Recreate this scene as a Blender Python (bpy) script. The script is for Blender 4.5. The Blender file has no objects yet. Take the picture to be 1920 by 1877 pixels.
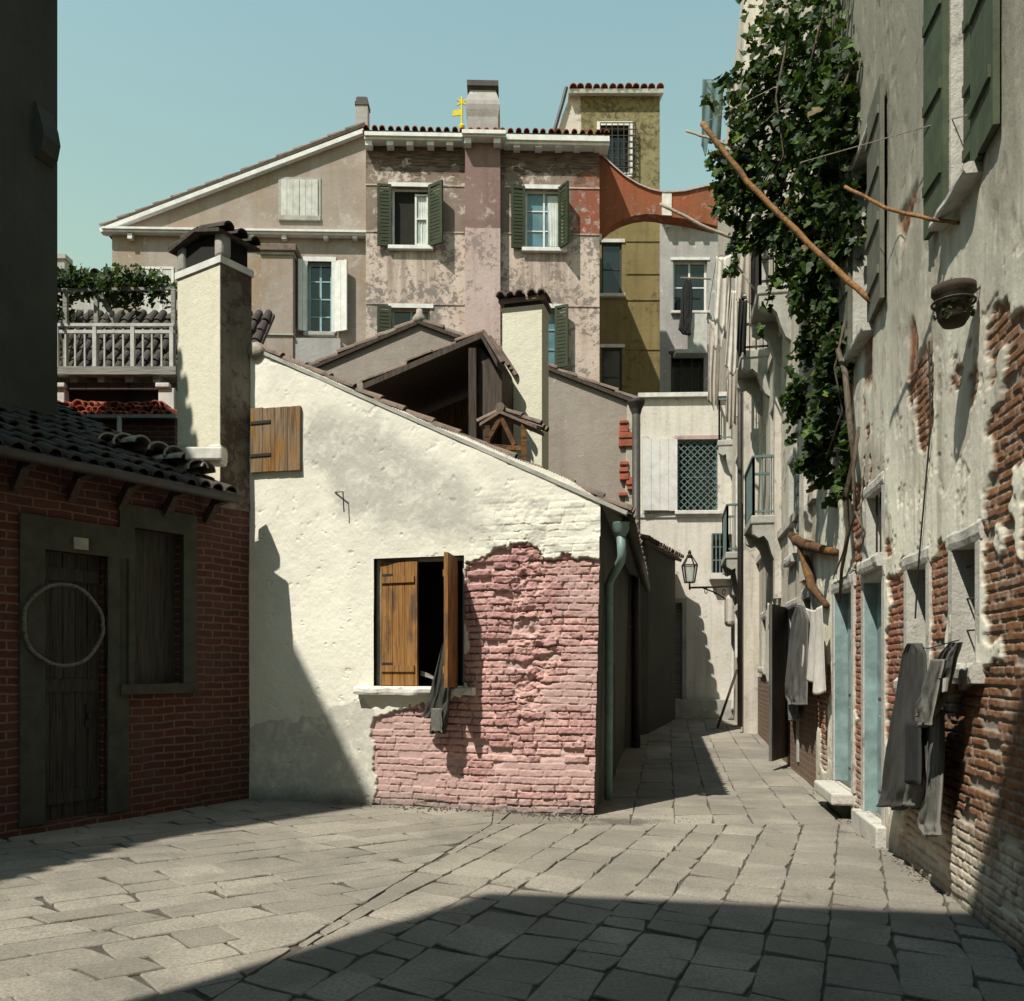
import bpy, bmesh, math, random
import numpy as np
from mathutils import Vector, Matrix
from mathutils.geometry import delaunay_2d_cdt
random.seed(7)
SC = bpy.context.scene
COL = SC.collection

# ------------------------------------------------------------------ camera, sky, sun, exposure
F = 1600.0; CX = 960.0; HY = 1250.0; EYE = 1.5
cam = bpy.data.cameras.new("camera"); camo = bpy.data.objects.new("camera", cam); COL.objects.link(camo)
cam.sensor_width = 36.0; cam.lens = 36.0 * F / 1920.0
cam.shift_x = 0.0; cam.shift_y = (HY - 938.5) / 1920.0
cam.clip_start = 0.05; cam.clip_end = 2000.0
camo.location = (0, 0, EYE); camo.rotation_euler = (math.radians(90), 0, 0)
SC.camera = camo

SUNV = Vector((-0.435, -0.50, 1.0)).normalized()          # towards the sun
ELEV = math.asin(SUNV.z); AZ = math.atan2(SUNV.x, SUNV.y)
world = bpy.data.worlds.new("World"); SC.world = world; world.use_nodes = True
wn = world.node_tree.nodes; wl = world.node_tree.links; wn.clear()
sky = wn.new("ShaderNodeTexSky"); sky.sky_type = 'NISHITA'; sky.sun_disc = False
sky.sun_elevation = ELEV; sky.sun_rotation = AZ; sky.air_density = 4.0; sky.dust_density = 0.0; sky.ozone_density = 1.0
tint = wn.new("ShaderNodeMix"); tint.data_type = 'RGBA'; tint.blend_type = 'MULTIPLY'; tint.inputs[0].default_value = 1.0
tint.inputs[7].default_value = (0.76, 0.94, 1.04, 1)        # the aged, hand-tinted sky is cyan rather than blue
bg = wn.new("ShaderNodeBackground"); bg.inputs[1].default_value = 0.10
wo = wn.new("ShaderNodeOutputWorld")
wl.new(sky.outputs[0], tint.inputs[6]); wl.new(tint.outputs[2], bg.inputs[0]); wl.new(bg.outputs[0], wo.inputs[0])

sun = bpy.data.lights.new("sun", 'SUN'); sun.energy = 5.0; sun.angle = math.radians(0.55); sun.color = (1.0, 0.95, 0.84)
suno = bpy.data.objects.new("sun", sun); COL.objects.link(suno)
suno.rotation_euler = SUNV.to_track_quat('Z', 'Y').to_euler(); suno.location = (-10, -10, 30)

SC.view_settings.view_transform = 'Standard'; SC.view_settings.look = 'None'
SC.view_settings.exposure = 0.42; SC.view_settings.gamma = 1.0
SC.cycles.max_bounces = 6; SC.cycles.diffuse_bounces = 2; SC.cycles.use_denoising = True

# ------------------------------------------------------------------ materials
class NT:
    def __init__(s, name):
        s.m = bpy.data.materials.new(name); s.m.use_nodes = True
        s.n = s.m.node_tree.nodes; s.l = s.m.node_tree.links; s.n.clear()
        s.out = s.n.new("ShaderNodeOutputMaterial"); s.b = s.n.new("ShaderNodeBsdfPrincipled")
        s.l.new(s.b.outputs[0], s.out.inputs[0]); s.b.inputs['Roughness'].default_value = 0.9
        s.b.inputs['Specular IOR Level'].default_value = 0.25
        s.tc = s.n.new("ShaderNodeTexCoord")
    def set(s, sock, v):
        if hasattr(v, 'is_output') or isinstance(v, bpy.types.NodeSocket): s.l.new(v, sock)
        elif v is not None:
            if sock.type == 'RGBA' and len(v) == 3: v = (*v, 1)
            sock.default_value = v
    def vec(s, scale=(1, 1, 1), src='Object', rot=(0, 0, 0)):
        mp = s.n.new("ShaderNodeMapping"); s.l.new(s.tc.outputs[src], mp.inputs[0])
        mp.inputs['Scale'].default_value = scale; mp.inputs['Rotation'].default_value = rot
        return mp.outputs[0]
    def noise(s, scale=5, detail=4, rough=.55, vec=None, dist=0.0):
        t = s.n.new("ShaderNodeTexNoise"); t.inputs['Scale'].default_value = scale; t.inputs['Detail'].default_value = detail
        t.inputs['Roughness'].default_value = rough; t.inputs['Distortion'].default_value = dist
        s.l.new(vec if vec is not None else s.tc.outputs['Object'], t.inputs['Vector']); return t.outputs['Fac']
    def voro(s, scale=5, vec=None, feat='F1'):
        t = s.n.new("ShaderNodeTexVoronoi"); t.feature = feat; t.inputs['Scale'].default_value = scale
        s.l.new(vec if vec is not None else s.tc.outputs['Object'], t.inputs['Vector']); return t.outputs['Distance']
    def ramp(s, fac, a, b, ca=0.0, cb=1.0):
        t = s.n.new("ShaderNodeMapRange"); t.inputs[1].default_value = a; t.inputs[2].default_value = b
        t.inputs[3].default_value = ca; t.inputs[4].default_value = cb; t.clamp = True
        s.set(t.inputs[0], fac); return t.outputs[0]
    def mix(s, fac, a, b, mode='MIX'):
        t = s.n.new("ShaderNodeMix"); t.data_type = 'RGBA'; t.blend_type = mode
        s.set(t.inputs[0], fac); s.set(t.inputs[6], a); s.set(t.inputs[7], b); return t.outputs[2]
    def math(s, op, a, b=None):
        t = s.n.new("ShaderNodeMath"); t.operation = op; s.set(t.inputs[0], a)
        if b is not None: s.set(t.inputs[1], b)
        return t.outputs[0]
    def attr(s, name):
        t = s.n.new("ShaderNodeAttribute"); t.attribute_name = name; return t
    def sep(s, c):
        t = s.n.new("ShaderNodeSeparateColor"); s.l.new(c, t.inputs[0]); return t.outputs
    def rnd(s):
        return s.n.new("ShaderNodeNewGeometry").outputs['Random Per Island']
    def objrnd(s):
        return s.n.new("ShaderNodeObjectInfo").outputs['Random']
    def bump(s, h, strength=.5, dist=.02):
        t = s.n.new("ShaderNodeBump"); t.inputs['Strength'].default_value = strength; t.inputs['Distance'].default_value = dist
        s.l.new(h, t.inputs['Height']); s.l.new(t.outputs[0], s.b.inputs['Normal'])
    def col(s, c): s.set(s.b.inputs['Base Color'], c); return s.m
    def rough(s, r): s.set(s.b.inputs['Roughness'], r)

def scl(c, k): return tuple(x * k for x in c)

def m_plaster(name, c1, c2, fleck=None, fl=(.52, .60), mscale=1.3, fscale=7.0, streak=.35, bump=.5, big=None, right=None, topd=None, runs=()):
    t = NT(name)
    a = t.noise(mscale, 6, .6, None, .4)
    c = t.mix(t.ramp(a, .36, .64), c1, c2)
    if big is not None:
        c = t.mix(t.math('MULTIPLY', t.ramp(t.noise(.55, 5, .62, None, .8), .5, .6), .8), c, big)
    s = t.noise(1.0, 5, .6, t.vec((5, 5, .55)))
    c = t.mix(t.math('MULTIPLY', t.ramp(s, .48, .72), streak), c, scl(c1, .42))
    if fleck is not None:
        f1 = t.noise(fscale, 9, .72, None, .3); f2 = t.noise(1.1, 3, .5)
        g = t.math('ADD', f1, t.math('MULTIPLY', t.math('SUBTRACT', f2, .5), .55))
        c = t.mix(t.ramp(g, fl[0], fl[1]), c, fleck)
    if right is not None:                                      # a wash painted over the wall's right end only
        g = t.n.new('ShaderNodeSeparateXYZ'); t.l.new(t.tc.outputs['Object'], g.inputs[0])
        e = t.math('ADD', g.outputs[0], t.math('MULTIPLY', t.noise(2.2, 6, .7), .9))
        rc = t.mix(t.ramp(t.noise(5, 8, .7), .5, .62), right[1], c)
        c = t.mix(t.ramp(e, right[0] + .40, right[0] + .56), c, rc)
    for x0, x1, zt_, ln in runs:                               # dirty water runs below the sills
        g = t.n.new('ShaderNodeSeparateXYZ'); t.l.new(t.tc.outputs['Object'], g.inputs[0]); X_, Z_ = g.outputs[0], g.outputs[2]
        mk = t.math('MULTIPLY', t.ramp(X_, x0 - .12, x0 + .05), t.ramp(X_, x1 + .12, x1 - .05))
        mk = t.math('MULTIPLY', mk, t.math('MULTIPLY', t.ramp(Z_, zt_ - ln, zt_ - .05), t.ramp(Z_, zt_ + .05, zt_ - .02)))
        mk = t.math('MULTIPLY', mk, t.ramp(t.noise(1.0, 5, .65, t.vec((8, 8, .5))), .38, .62, 0, .95))
        c = t.mix(mk, c, scl(c1, .38))
    if topd is not None:                                       # plaster gone under the eaves, dark brick showing
        g = t.n.new('ShaderNodeSeparateXYZ'); t.l.new(t.tc.outputs['Object'], g.inputs[0])
        e = t.math('ADD', g.outputs[2], t.math('MULTIPLY', t.noise(2.6, 7, .72, t.vec((1, 1, 1.6))), topd[1]))
        c = t.mix(t.ramp(e, topd[0], topd[0] + .08), c, t.mix(t.ramp(t.noise(3, 6, .7, t.vec((1, 1, 9))), .42, .58), (.04, .03, .025), (.15, .10, .075)))
    fine = t.noise(38, 5, .7)
    c = t.mix(t.ramp(fine, .3, .7, 0.0, .35), c, scl(c1, .62))
    pit = t.ramp(t.voro(14, t.vec((1, 1, .8))), .03, .07)
    pit = t.math('MAXIMUM', pit, t.ramp(t.noise(2.3, 3), .60, .54))
    c = t.mix(pit, scl(c1, .35), c)
    h = t.math('ADD', t.math('MULTIPLY', t.noise(9, 7, .65), .7), t.math('MULTIPLY', t.noise(60, 4, .6), .25))
    h = t.math('ADD', h, t.math('MULTIPLY', pit, .35))
    t.bump(h, bump, .03)
    return t.col(c)

def m_brick(name, c1, c2, mortar, scale=1.0, bw=.24, bh=.08, ms=.012, dirt=.5):
    t = NT(name)
    nz = t.n.new("ShaderNodeTexNoise"); nz.inputs['Scale'].default_value = 3.5; nz.inputs['Detail'].default_value = 3
    uv = t.tc.outputs['UV']; t.l.new(uv, nz.inputs['Vector'])
    sub = t.n.new("ShaderNodeVectorMath"); sub.operation = 'MULTIPLY_ADD'
    t.l.new(nz.outputs['Color'], sub.inputs[0]); sub.inputs[1].default_value = (.06, .05, 0); t.l.new(uv, sub.inputs[2])
    b = t.n.new("ShaderNodeTexBrick"); t.l.new(sub.outputs[0], b.inputs['Vector'])
    b.inputs['Color1'].default_value = (*c1, 1); b.inputs['Color2'].default_value = (*c2, 1); b.inputs['Mortar'].default_value = (*mortar, 1)
    b.inputs['Scale'].default_value = scale; b.inputs['Mortar Size'].default_value = ms; b.inputs['Mortar Smooth'].default_value = .35
    b.inputs['Brick Width'].default_value = bw; b.inputs['Row Height'].default_value = bh; b.inputs['Bias'].default_value = -.1
    c = b.outputs['Color']
    c = t.mix(t.ramp(t.noise(2.2, 6, .65), .42, .7, 0, dirt), c, scl(mortar, .6))
    c = t.mix(t.ramp(t.noise(30, 4, .6), .35, .75, 0, .4), c, scl(c1, .5))
    h = t.math('SUBTRACT', t.math('MULTIPLY', t.noise(20, 5, .65), .35), b.outputs['Fac'])
    t.bump(h, .8, .02)
    return t.col(c)

def m_wood(name, c1, c2, c3=None, along=2, gloss=.8):
    t = NT(name); sc = [9, 9, 9]; sc[along] = .9
    g = t.noise(2.2, 8, .7, t.vec(tuple(sc)), .6)
    c = t.mix(t.ramp(g, .34, .66), c1, c2)
    if c3 is not None:
        c = t.mix(t.ramp(t.noise(1.7, 4, .6, t.vec((3, 3, 1.2))), .5, .64), c, c3)
    sc2 = [60, 60, 60]; sc2[along] = 2.5
    fg = t.noise(1.0, 4, .6, t.vec(tuple(sc2)))
    c = t.mix(t.ramp(fg, .46, .70, 0, .85), c, scl(c1, .22))
    t.bump(t.math('ADD', fg, g), .5, .01); t.rough(gloss)
    return t.col(c)

def m_plain(name, c, var=.25, rough=.7, metal=0.0, scale=6, bump=.25):
    t = NT(name); n = t.noise(scale, 6, .65)
    cc = t.mix(t.ramp(n, .3, .7), scl(c, 1 - var), scl(c, 1 + var * .6))
    t.bump(t.noise(scale * 6, 4, .6), bump, .008); t.rough(rough); t.b.inputs['Metallic'].default_value = metal
    return t.col(cc)

def m_tile(name, c1, c2, c3):
    t = NT(name); r = t.rnd()
    c = t.mix(r, c1, c2)
    c = t.mix(t.ramp(t.noise(6, 6, .7), .48, .62), c, c3)
    c = t.mix(t.ramp(t.noise(40, 4, .6), .4, .75, 0, .5), c, scl(c1, .4))
    t.bump(t.noise(25, 5, .65), .5, .01)
    return t.col(c)

def m_cloth(name, c, var=.2):
    t = NT(name); n = t.noise(4, 5, .6)
    cc = t.mix(t.ramp(n, .3, .7), scl(c, 1 - var), scl(c, 1 + var * .5))
    cc = t.mix(t.ramp(t.noise(16, 7, .75, t.vec((1, 1, .35))), .42, .7, 0, .6), cc, scl(c, .55)); t.bump(t.math('ADD', t.noise(90, 3, .6), t.noise(14, 5, .6)), .5, .006); t.rough(.95)
    return t.col(cc)

def m_leaf(name, c1, c2, c3):
    t = NT(name); r = t.rnd()
    c = t.mix(t.ramp(r, 0, .7), c1, c2); c = t.mix(t.ramp(r, .80, .96), c, c3); c = t.mix(t.ramp(r, .975, .98), c, (.14, .10, .03))
    t.rough(.55)
    tr = t.n.new("ShaderNodeBsdfTranslucent"); t.set(tr.inputs[0], t.mix(.5, c, (.07, .12, .012)))
    mx = t.n.new("ShaderNodeMixShader"); mx.inputs[0].default_value = .28
    t.l.new(t.b.outputs[0], mx.inputs[1]); t.l.new(tr.outputs[0], mx.inputs[2]); t.l.new(mx.outputs[0], t.out.inputs[0])
    return t.col(c)

def m_glass(name, c, rough=.08):
    t = NT(name); t.b.inputs['Specular IOR Level'].default_value = .6; t.rough(rough)
    n = t.noise(2.5, 3, .5); t.bump(n, .05, .02)
    return t.col(t.mix(t.ramp(n, .35, .65), scl(c, .8), scl(c, 1.2)))

def m_relief(name, pl, grey, brk_a, brk_b, brk_red, mortar, streaky=0.0, dark_top=None):
    """plaster over bricks; the mesh says where the plaster has fallen (attribute 'relief': r brick, g patch, b per-brick random, a mortar)"""
    t = NT(name); at = t.attr("relief"); o = t.sep(at.outputs['Color'])
    p = t.mix(t.ramp(t.noise(1.6, 6, .62, None, .5), .38, .66), pl, scl(pl, .86))
    gp = t.math('MULTIPLY', o[1], t.ramp(t.noise(5, 8, .72, None, .3), .30, .52))
    p = t.mix(gp, p, grey)
    if streaky > 0:
        s = t.noise(1.0, 6, .65, t.vec((7, 7, .5)))
        p = t.mix(t.ramp(s, .46, .70, 0, streaky), p, scl(grey, .8))
        p = t.mix(t.ramp(t.noise(1.2, 4, .6, t.vec((2.2, 2.2, .7))), .5, .7, 0, .5), p, scl(pl, .8))
        pit = t.ramp(t.voro(10, t.vec((1.3, 1.3, .6))), .05, .12)
        pit = t.math('MAXIMUM', pit, t.ramp(t.noise(2.0, 3), .57, .50))
        p = t.mix(pit, scl(grey, .45), p)
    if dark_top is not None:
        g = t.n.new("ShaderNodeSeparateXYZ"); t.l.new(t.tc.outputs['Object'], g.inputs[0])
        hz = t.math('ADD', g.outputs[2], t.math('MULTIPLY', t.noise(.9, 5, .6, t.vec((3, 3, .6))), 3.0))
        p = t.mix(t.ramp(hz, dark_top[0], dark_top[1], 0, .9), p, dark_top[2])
    p = t.mix(t.ramp(t.noise(45, 5, .7), .35, .75, 0, .3), p, scl(pl, .6))
    b = t.mix(o[2], brk_a, brk_b)
    if brk_red is not None: b = t.mix(o[1], b, brk_red)
    b = t.mix(t.ramp(t.noise(14, 7, .78), .38, .66, 0, .8), b, scl(brk_a, .45))
    b = t.mix(t.ramp(t.noise(6, 8, .75), .55, .66, 0, .7), b, scl(mortar, 1.25))
    b = t.mix(t.ramp(t.noise(3, 5, .6), .5, .7, 0, .45), b, mortar)
    b = t.mix(at.outputs['Alpha'], b, scl(mortar, .85))
    b = t.mix(at.outputs['Alpha'], b, scl(mortar, .78)); c = t.mix(o[0], p, b)
    g = t.n.new('ShaderNodeSeparateXYZ'); t.l.new(t.tc.outputs['Object'], g.inputs[0])          # splashed dirt along the foot of the wall
    fz = t.math('ADD', g.outputs[2], t.math('MULTIPLY', t.noise(2.5, 6, .7), .36))
    c = t.mix(t.ramp(fz, .36, .20, 0, .75), c, scl(grey, .38))
    t.bump(t.math('ADD', t.noise(35, 7, .75), t.math('MULTIPLY', t.noise(9, 5, .6), .6)), .42, .012)
    return t.col(c)

MAT = dict(
    white_plaster=m_relief("white_plaster", (.80, .775, .67), (.47, .455, .405), (.66, .40, .36), (.38, .185, .185), None, (.56, .385, .355)),
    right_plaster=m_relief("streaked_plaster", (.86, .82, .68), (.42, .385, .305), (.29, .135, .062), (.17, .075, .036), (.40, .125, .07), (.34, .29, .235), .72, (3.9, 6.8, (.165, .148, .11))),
    far_plaster=m_plaster("cream_plaster", (.47, .42, .33), (.56, .51, .42), (.22, .195, .155), (.55, .63), 1.3, 6, .75),
    farther_plaster=m_plaster("pale_plaster", (.52, .47, .40), (.60, .55, .48), (.28, .25, .20), (.56, .66), 1.3, 6, .7),
    grey_plaster=m_plaster("grey_brown_plaster", (.30, .255, .215), (.37, .32, .275), (.50, .45, .40), (.63, .72), 1.0, 9, .2),
    wing_plaster=m_plaster("tan_plaster", (.31, .245, .20), (.38, .325, .285), (.44, .40, .36), (.58, .70), .9, 6, .3, .4, (.31, .215, .14)),
    house_low=m_plaster("mottled_pink_plaster", (.53, .41, .345), (.60, .50, .44), (.19, .165, .15), (.50, .57), 1.2, 8, .45, .5, None, None, None, ((-3.25, -2.25, 10.75, 2.2), (-.28, .72, 10.75, 2.4), (-3.3, -2.1, 9.2, 1.6))),
    house_top=m_plaster("weathered_dark_plaster", (.19, .14, .11), (.26, .20, .165), (.54, .47, .41), (.53, .62), 1.0, 6, .3, .5, None, (.82, (.26, .075, .04)), (13.55, 2.2)),
    pier_top=m_plaster("weathered_mauve_plaster", (.20, .125, .115), (.25, .165, .15), (.42, .34, .31), (.56, .64), 1.0, 5, .3),
    pier_low=m_plaster("pale_pink_plaster", (.46, .345, .315), (.51, .40, .37), (.24, .19, .18), (.54, .62), 1.2, 8, .5),
    red_paint=m_plaster("red_wash_plaster", (.29, .085, .034), (.22, .085, .045), (.30, .20, .155), (.58, .68), 1.4, 5, .5),
    yellow_paint=m_plaster("ochre_plaster", (.20, .152, .062), (.25, .195, .088), (.11, .085, .04), (.55, .66), 1.2, 6, .5),
    tower_paint=m_plaster("mossy_ochre_plaster", (.20, .168, .082), (.26, .225, .12), (.08, .068, .032), (.48, .60), 1.4, 7, .3),
    chimney_plaster=m_plaster("cream_limewash", (.72, .69, .55), (.66, .63, .50), (.42, .40, .32), (.66, .73), 1.6, 5, .15),
    grey_back=m_plaster("grey_mottled_plaster", (.34, .32, .31), (.42, .40, .38), (.62, .58, .55), (.60, .68), 1.2, 6, .3),
    end_plaster=m_plaster("chalky_plaster", (.64, .595, .52), (.71, .67, .60), (.36, .32, .29), (.62, .70), 1.0, 5, .45),
    side_rubble=m_plaster("rough_dark_rubble", (.17, .145, .115), (.24, .21, .17), (.09, .06, .045), (.50, .60), 2.0, 7, .6, .9),
    shade_plaster=m_plaster("shade_dimmed_plaster", (.085, .084, .068), (.115, .112, .09), None, (0, 1), 1.0, 5, .3),  # plaster darkened in colour to stand in for deeper shade
    dark_plaster=m_plaster("shade_darkened_plaster", (.045, .047, .038), (.065, .066, .053), None, (0, 1), 1.0, 5, .3),  # darker still: shade of alley and left house put into the colour
    brick_dark=m_brick("old_red_brick", (.105, .036, .026), (.065, .025, .02), (.17, .12, .10)),  # brick colour lowered to deepen the shade on the left
    brick_brown=m_brick("brown_brick", (.20, .12, .08), (.15, .09, .06), (.22, .18, .14)),
    stone=m_plain("istrian_stone", (.62, .60, .55), .25, .85),
    jamb=m_plaster("worn_stone_jamb", (.44, .425, .375), (.54, .52, .46), (.22, .21, .18), (.58, .68), 3, 9, .3, .6),
    tile_dark=m_tile("dark_roof_tile", (.05, .04, .034), (.075, .06, .05), (.035, .03, .026)),  # darker tone of the weathered roof tile
    stone_grey=m_plain("grey_stone", (.36, .35, .31), .3, .9, 0, 5, .5),
    stone_dim=m_plain("shade_darkened_stone", (.06, .063, .052), .3, .9),  # stone colour dimmed to deepen the shade around it
    tile=m_tile("weathered_roof_tile", (.17, .125, .10), (.23, .165, .13), (.10, .085, .07)),
    tile_red=m_tile("red_roof_tile", (.42, .12, .07), (.34, .10, .06), (.24, .08, .05)),
    tile_pale=m_tile("lichen_roof_tile", (.30, .27, .22), (.38, .34, .28), (.20, .17, .14)),
    wood_orange=m_wood("orange_weathered_wood", (.25, .115, .035), (.33, .17, .055), (.11, .07, .04)),
    wood_brown=m_wood("brown_weathered_wood", (.17, .115, .065), (.26, .185, .11), (.26, .13, .035)),
    wood_dark=m_wood("sooty_wood", (.055, .042, .033), (.085, .065, .05)),
    wood_grey=m_wood("grey_weathered_wood", (.26, .25, .22), (.36, .34, .30), None, 0),
    wood_door=m_wood("dark_door_wood", (.045, .043, .036), (.07, .064, .054)),  # wood colour lowered too, so the shaded doors go darker
    bamboo=m_wood("orange_bamboo", (.22, .10, .03), (.27, .14, .05), (.10, .055, .025), 0),
    pale_pole=m_wood("bleached_pole", (.26, .22, .17), (.36, .30, .23), None, 0),
    white_paint=m_plain("chipped_white_paint", (.66, .65, .62), .2, .7),
    white_rail=m_plain("grey_white_rail_paint", (.52, .51, .47), .25, .75),
    green_paint=m_plain("dark_green_paint", (.030, .040, .016), .35, .6),
    green_pale=m_plain("faded_green_paint", (.060, .078, .042), .35, .65),
    grey_shutter=m_plain("faded_grey_green_paint", (.12, .12, .09), .3, .75),
    teal_paint=m_plain("teal_paint", (.125, .18, .17), .3, .6),
    blue_door=m_plain("pale_blue_door_paint", (.215, .30, .295), .45, .75, 0, 4),
    blue_frame=m_plain("blue_window_paint", (.25, .40, .44), .2, .6),
    zinc=m_plain("painted_zinc", (.19, .275, .255), .3, .55, .2),
    iron=m_plain("rusty_iron", (.045, .04, .034), .3, .6, .4),
    gutter=m_plain("dark_gutter_metal", (.06, .055, .05), .3, .55, .3),
    glass_dark=m_glass("dark_window_glass", (.012, .018, .018)),
    glass_blue=m_glass("blue_window_glass", (.10, .19, .22), .15),
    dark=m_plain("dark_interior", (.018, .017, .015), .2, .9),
    curtain=m_cloth("pale_curtain_cloth", (.58, .62, .58)),
    cloth_white=m_cloth("white_linen", (.60, .56, .50)),
    cloth_cream=m_cloth("cream_linen", (.46, .41, .35)),
    cloth_grey=m_cloth("grey_wool", (.11, .105, .095)),
    cloth_dark=m_cloth("dark_grey_wool", (.050, .049, .044)),
    cloth_black=m_cloth("black_wool", (.022, .023, .022)),
    cloth_mid=m_cloth("washed_grey_cotton", (.14, .135, .12)),
    cloth_teal=m_cloth("teal_cotton", (.13, .20, .20)),
    gold=m_plain("yellow_painted_metal", (.62, .50, .02), .15, .5),
    terracotta=m_plain("terracotta", (.045, .035, .022), .3, .85),
    leaf=m_leaf("vine_leaf", (.014, .028, .006), (.030, .060, .011), (.105, .165, .026)),
    leaf_dark=m_leaf("pergola_vine_leaf", (.022, .04, .012), (.04, .072, .017), (.075, .125, .024)),
    stem=m_wood("vine_stem", (.09, .07, .05), (.13, .10, .07)),
)
MAT['hoop'] = m_wood("pale_cane", (.14, .13, .105), (.19, .175, .14), None, 0)
MAT['rust_wood'] = m_wood("rust_brown_branch", (.075, .04, .02), (.12, .06, .025), (.22, .10, .02), 0)

def m_paving():
    t = NT("trachyte_paving"); r = t.rnd()
    c = t.mix(r, (.24, .216, .175), (.36, .327, .268))
    c = t.mix(t.ramp(t.noise(.9, 6, .65, None, .5), .40, .68), c, (.165, .152, .128))
    c = t.mix(t.ramp(t.noise(48, 7, .8), .40, .66, 0, .75), c, (.10, .092, .077))
    c = t.mix(t.ramp(t.noise(2.6, 7, .7, None, 1.0), .60, .72, 0, .8), c, (.085, .078, .065))
    g = t.n.new('ShaderNodeSeparateXYZ'); t.l.new(t.tc.outputs['Object'], g.inputs[0])          # wet dirt by the corner of the white house
    dx = t.math('MULTIPLY', t.math('SUBTRACT', g.outputs[0], 1.0), .8); dy = t.math('MULTIPLY', t.math('SUBTRACT', g.outputs[1], 8.25), 2.6)
    rr_ = t.math('ADD', t.math('ADD', t.math('MULTIPLY', dx, dx), t.math('MULTIPLY', dy, dy)), t.math('MULTIPLY', t.noise(3.5, 7, .75), 1.5))
    c = t.mix(t.ramp(rr_, 1.05, .70, 0, .8), c, (.075, .068, .056))
    t.bump(t.math('ADD', t.noise(11, 6, .65), t.math('MULTIPLY', t.noise(70, 4, .6), .5)), .6, .012)
    return t.col(c)
MAT['paving'] = m_paving()
MAT['wood_mid'] = m_wood("brown_grey_door_wood", (.085, .08, .066), (.13, .12, .10))
def m_clear():
    t = NT("clear_lamp_glass"); tr = t.n.new('ShaderNodeBsdfTransparent'); tr.inputs[0].default_value = (.82, .86, .85, 1); mx = t.n.new('ShaderNodeMixShader'); mx.inputs[0].default_value = .18
    t.b.inputs['Roughness'].default_value = .1; t.l.new(tr.outputs[0], mx.inputs[1]); t.l.new(t.b.outputs[0], mx.inputs[2]); t.l.new(mx.outputs[0], t.out.inputs[0]); return t.col((.5, .55, .55))
MAT['lamp_glass'] = m_clear()
def m_dirt():
    t = NT("joint_dirt"); n = t.noise(4, 7, .7)
    t.bump(t.noise(40, 5, .7), .8, .02)
    return t.col(t.mix(t.ramp(n, .35, .65), (.058, .052, .043), (.105, .094, .077)))
MAT['dirt'] = m_dirt()

# ------------------------------------------------------------------ frames: upright planes in the court
CAM = Vector((0, 0, EYE)); UP = Vector((0, 0, 1))
def ray(px, py): return Vector(((px - CX) / F, 1.0, (HY - py) / F))
def at(px, py, Y): return CAM + ray(px, py) * Y           # the point at depth Y (metres in front of the camera)
class Fr:
    def __init__(s, x, y, dx, dy):
        s.o = Vector((x, y, 0)); s.u = Vector((dx, dy, 0)).normalized()
        s.n = Vector((s.u.y, -s.u.x, 0))
        if (Vector((0, 0, 0)) - s.o).dot(s.n) < 0: s.n = -s.n
    def P(s, u, d, z): return s.o + s.u * u + s.n * d + UP * z
    def at(s, px, py, d=0.0):
        r = ray(px, py); o = s.o + s.n * d
        return CAM + r * ((o - CAM).dot(s.n) / r.dot(s.n))
    def uz(s, px, py, d=0.0):
        p = s.at(px, py, d); return ((p - s.o).dot(s.u), p.z)
    def uzs(s, pts): return [s.uz(*p) for p in pts]
    def u_(s, px, d=0.0): return s.uz(px, HY, d)[0]

WW = Fr(.83, 8.57, 1, -.3)
AX = WW.at(470, 1250); AX.z = 0
LF = Fr(AX.x, AX.y, .65, 1)
RW = Fr(1.835, 0, .18125, 1)
RF = Fr(1.535, 0, .18125, 1)
BH = Fr(0, 19, 1, .03)
BL = Fr(0, 19.25, 1, .03)
TW = Fr(0, 23, 1, 0)
GB = Fr(0, 29, 1, 0)
AR = Fr(0, 19.7, 1, 0)
GG = Fr(-1.5, 13.0, 1, -.08)
G2 = Fr(1.6, 15.0, 1, -.1)
EH = Fr(4.0, 20.2, 1, -.04)
ALLEY = Vector((.18125, 1, 0))
def grise(y): return .0027 * max(0.0, y - 9.0) ** 2 if y < 26 else .0027 * 17 ** 2

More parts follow.
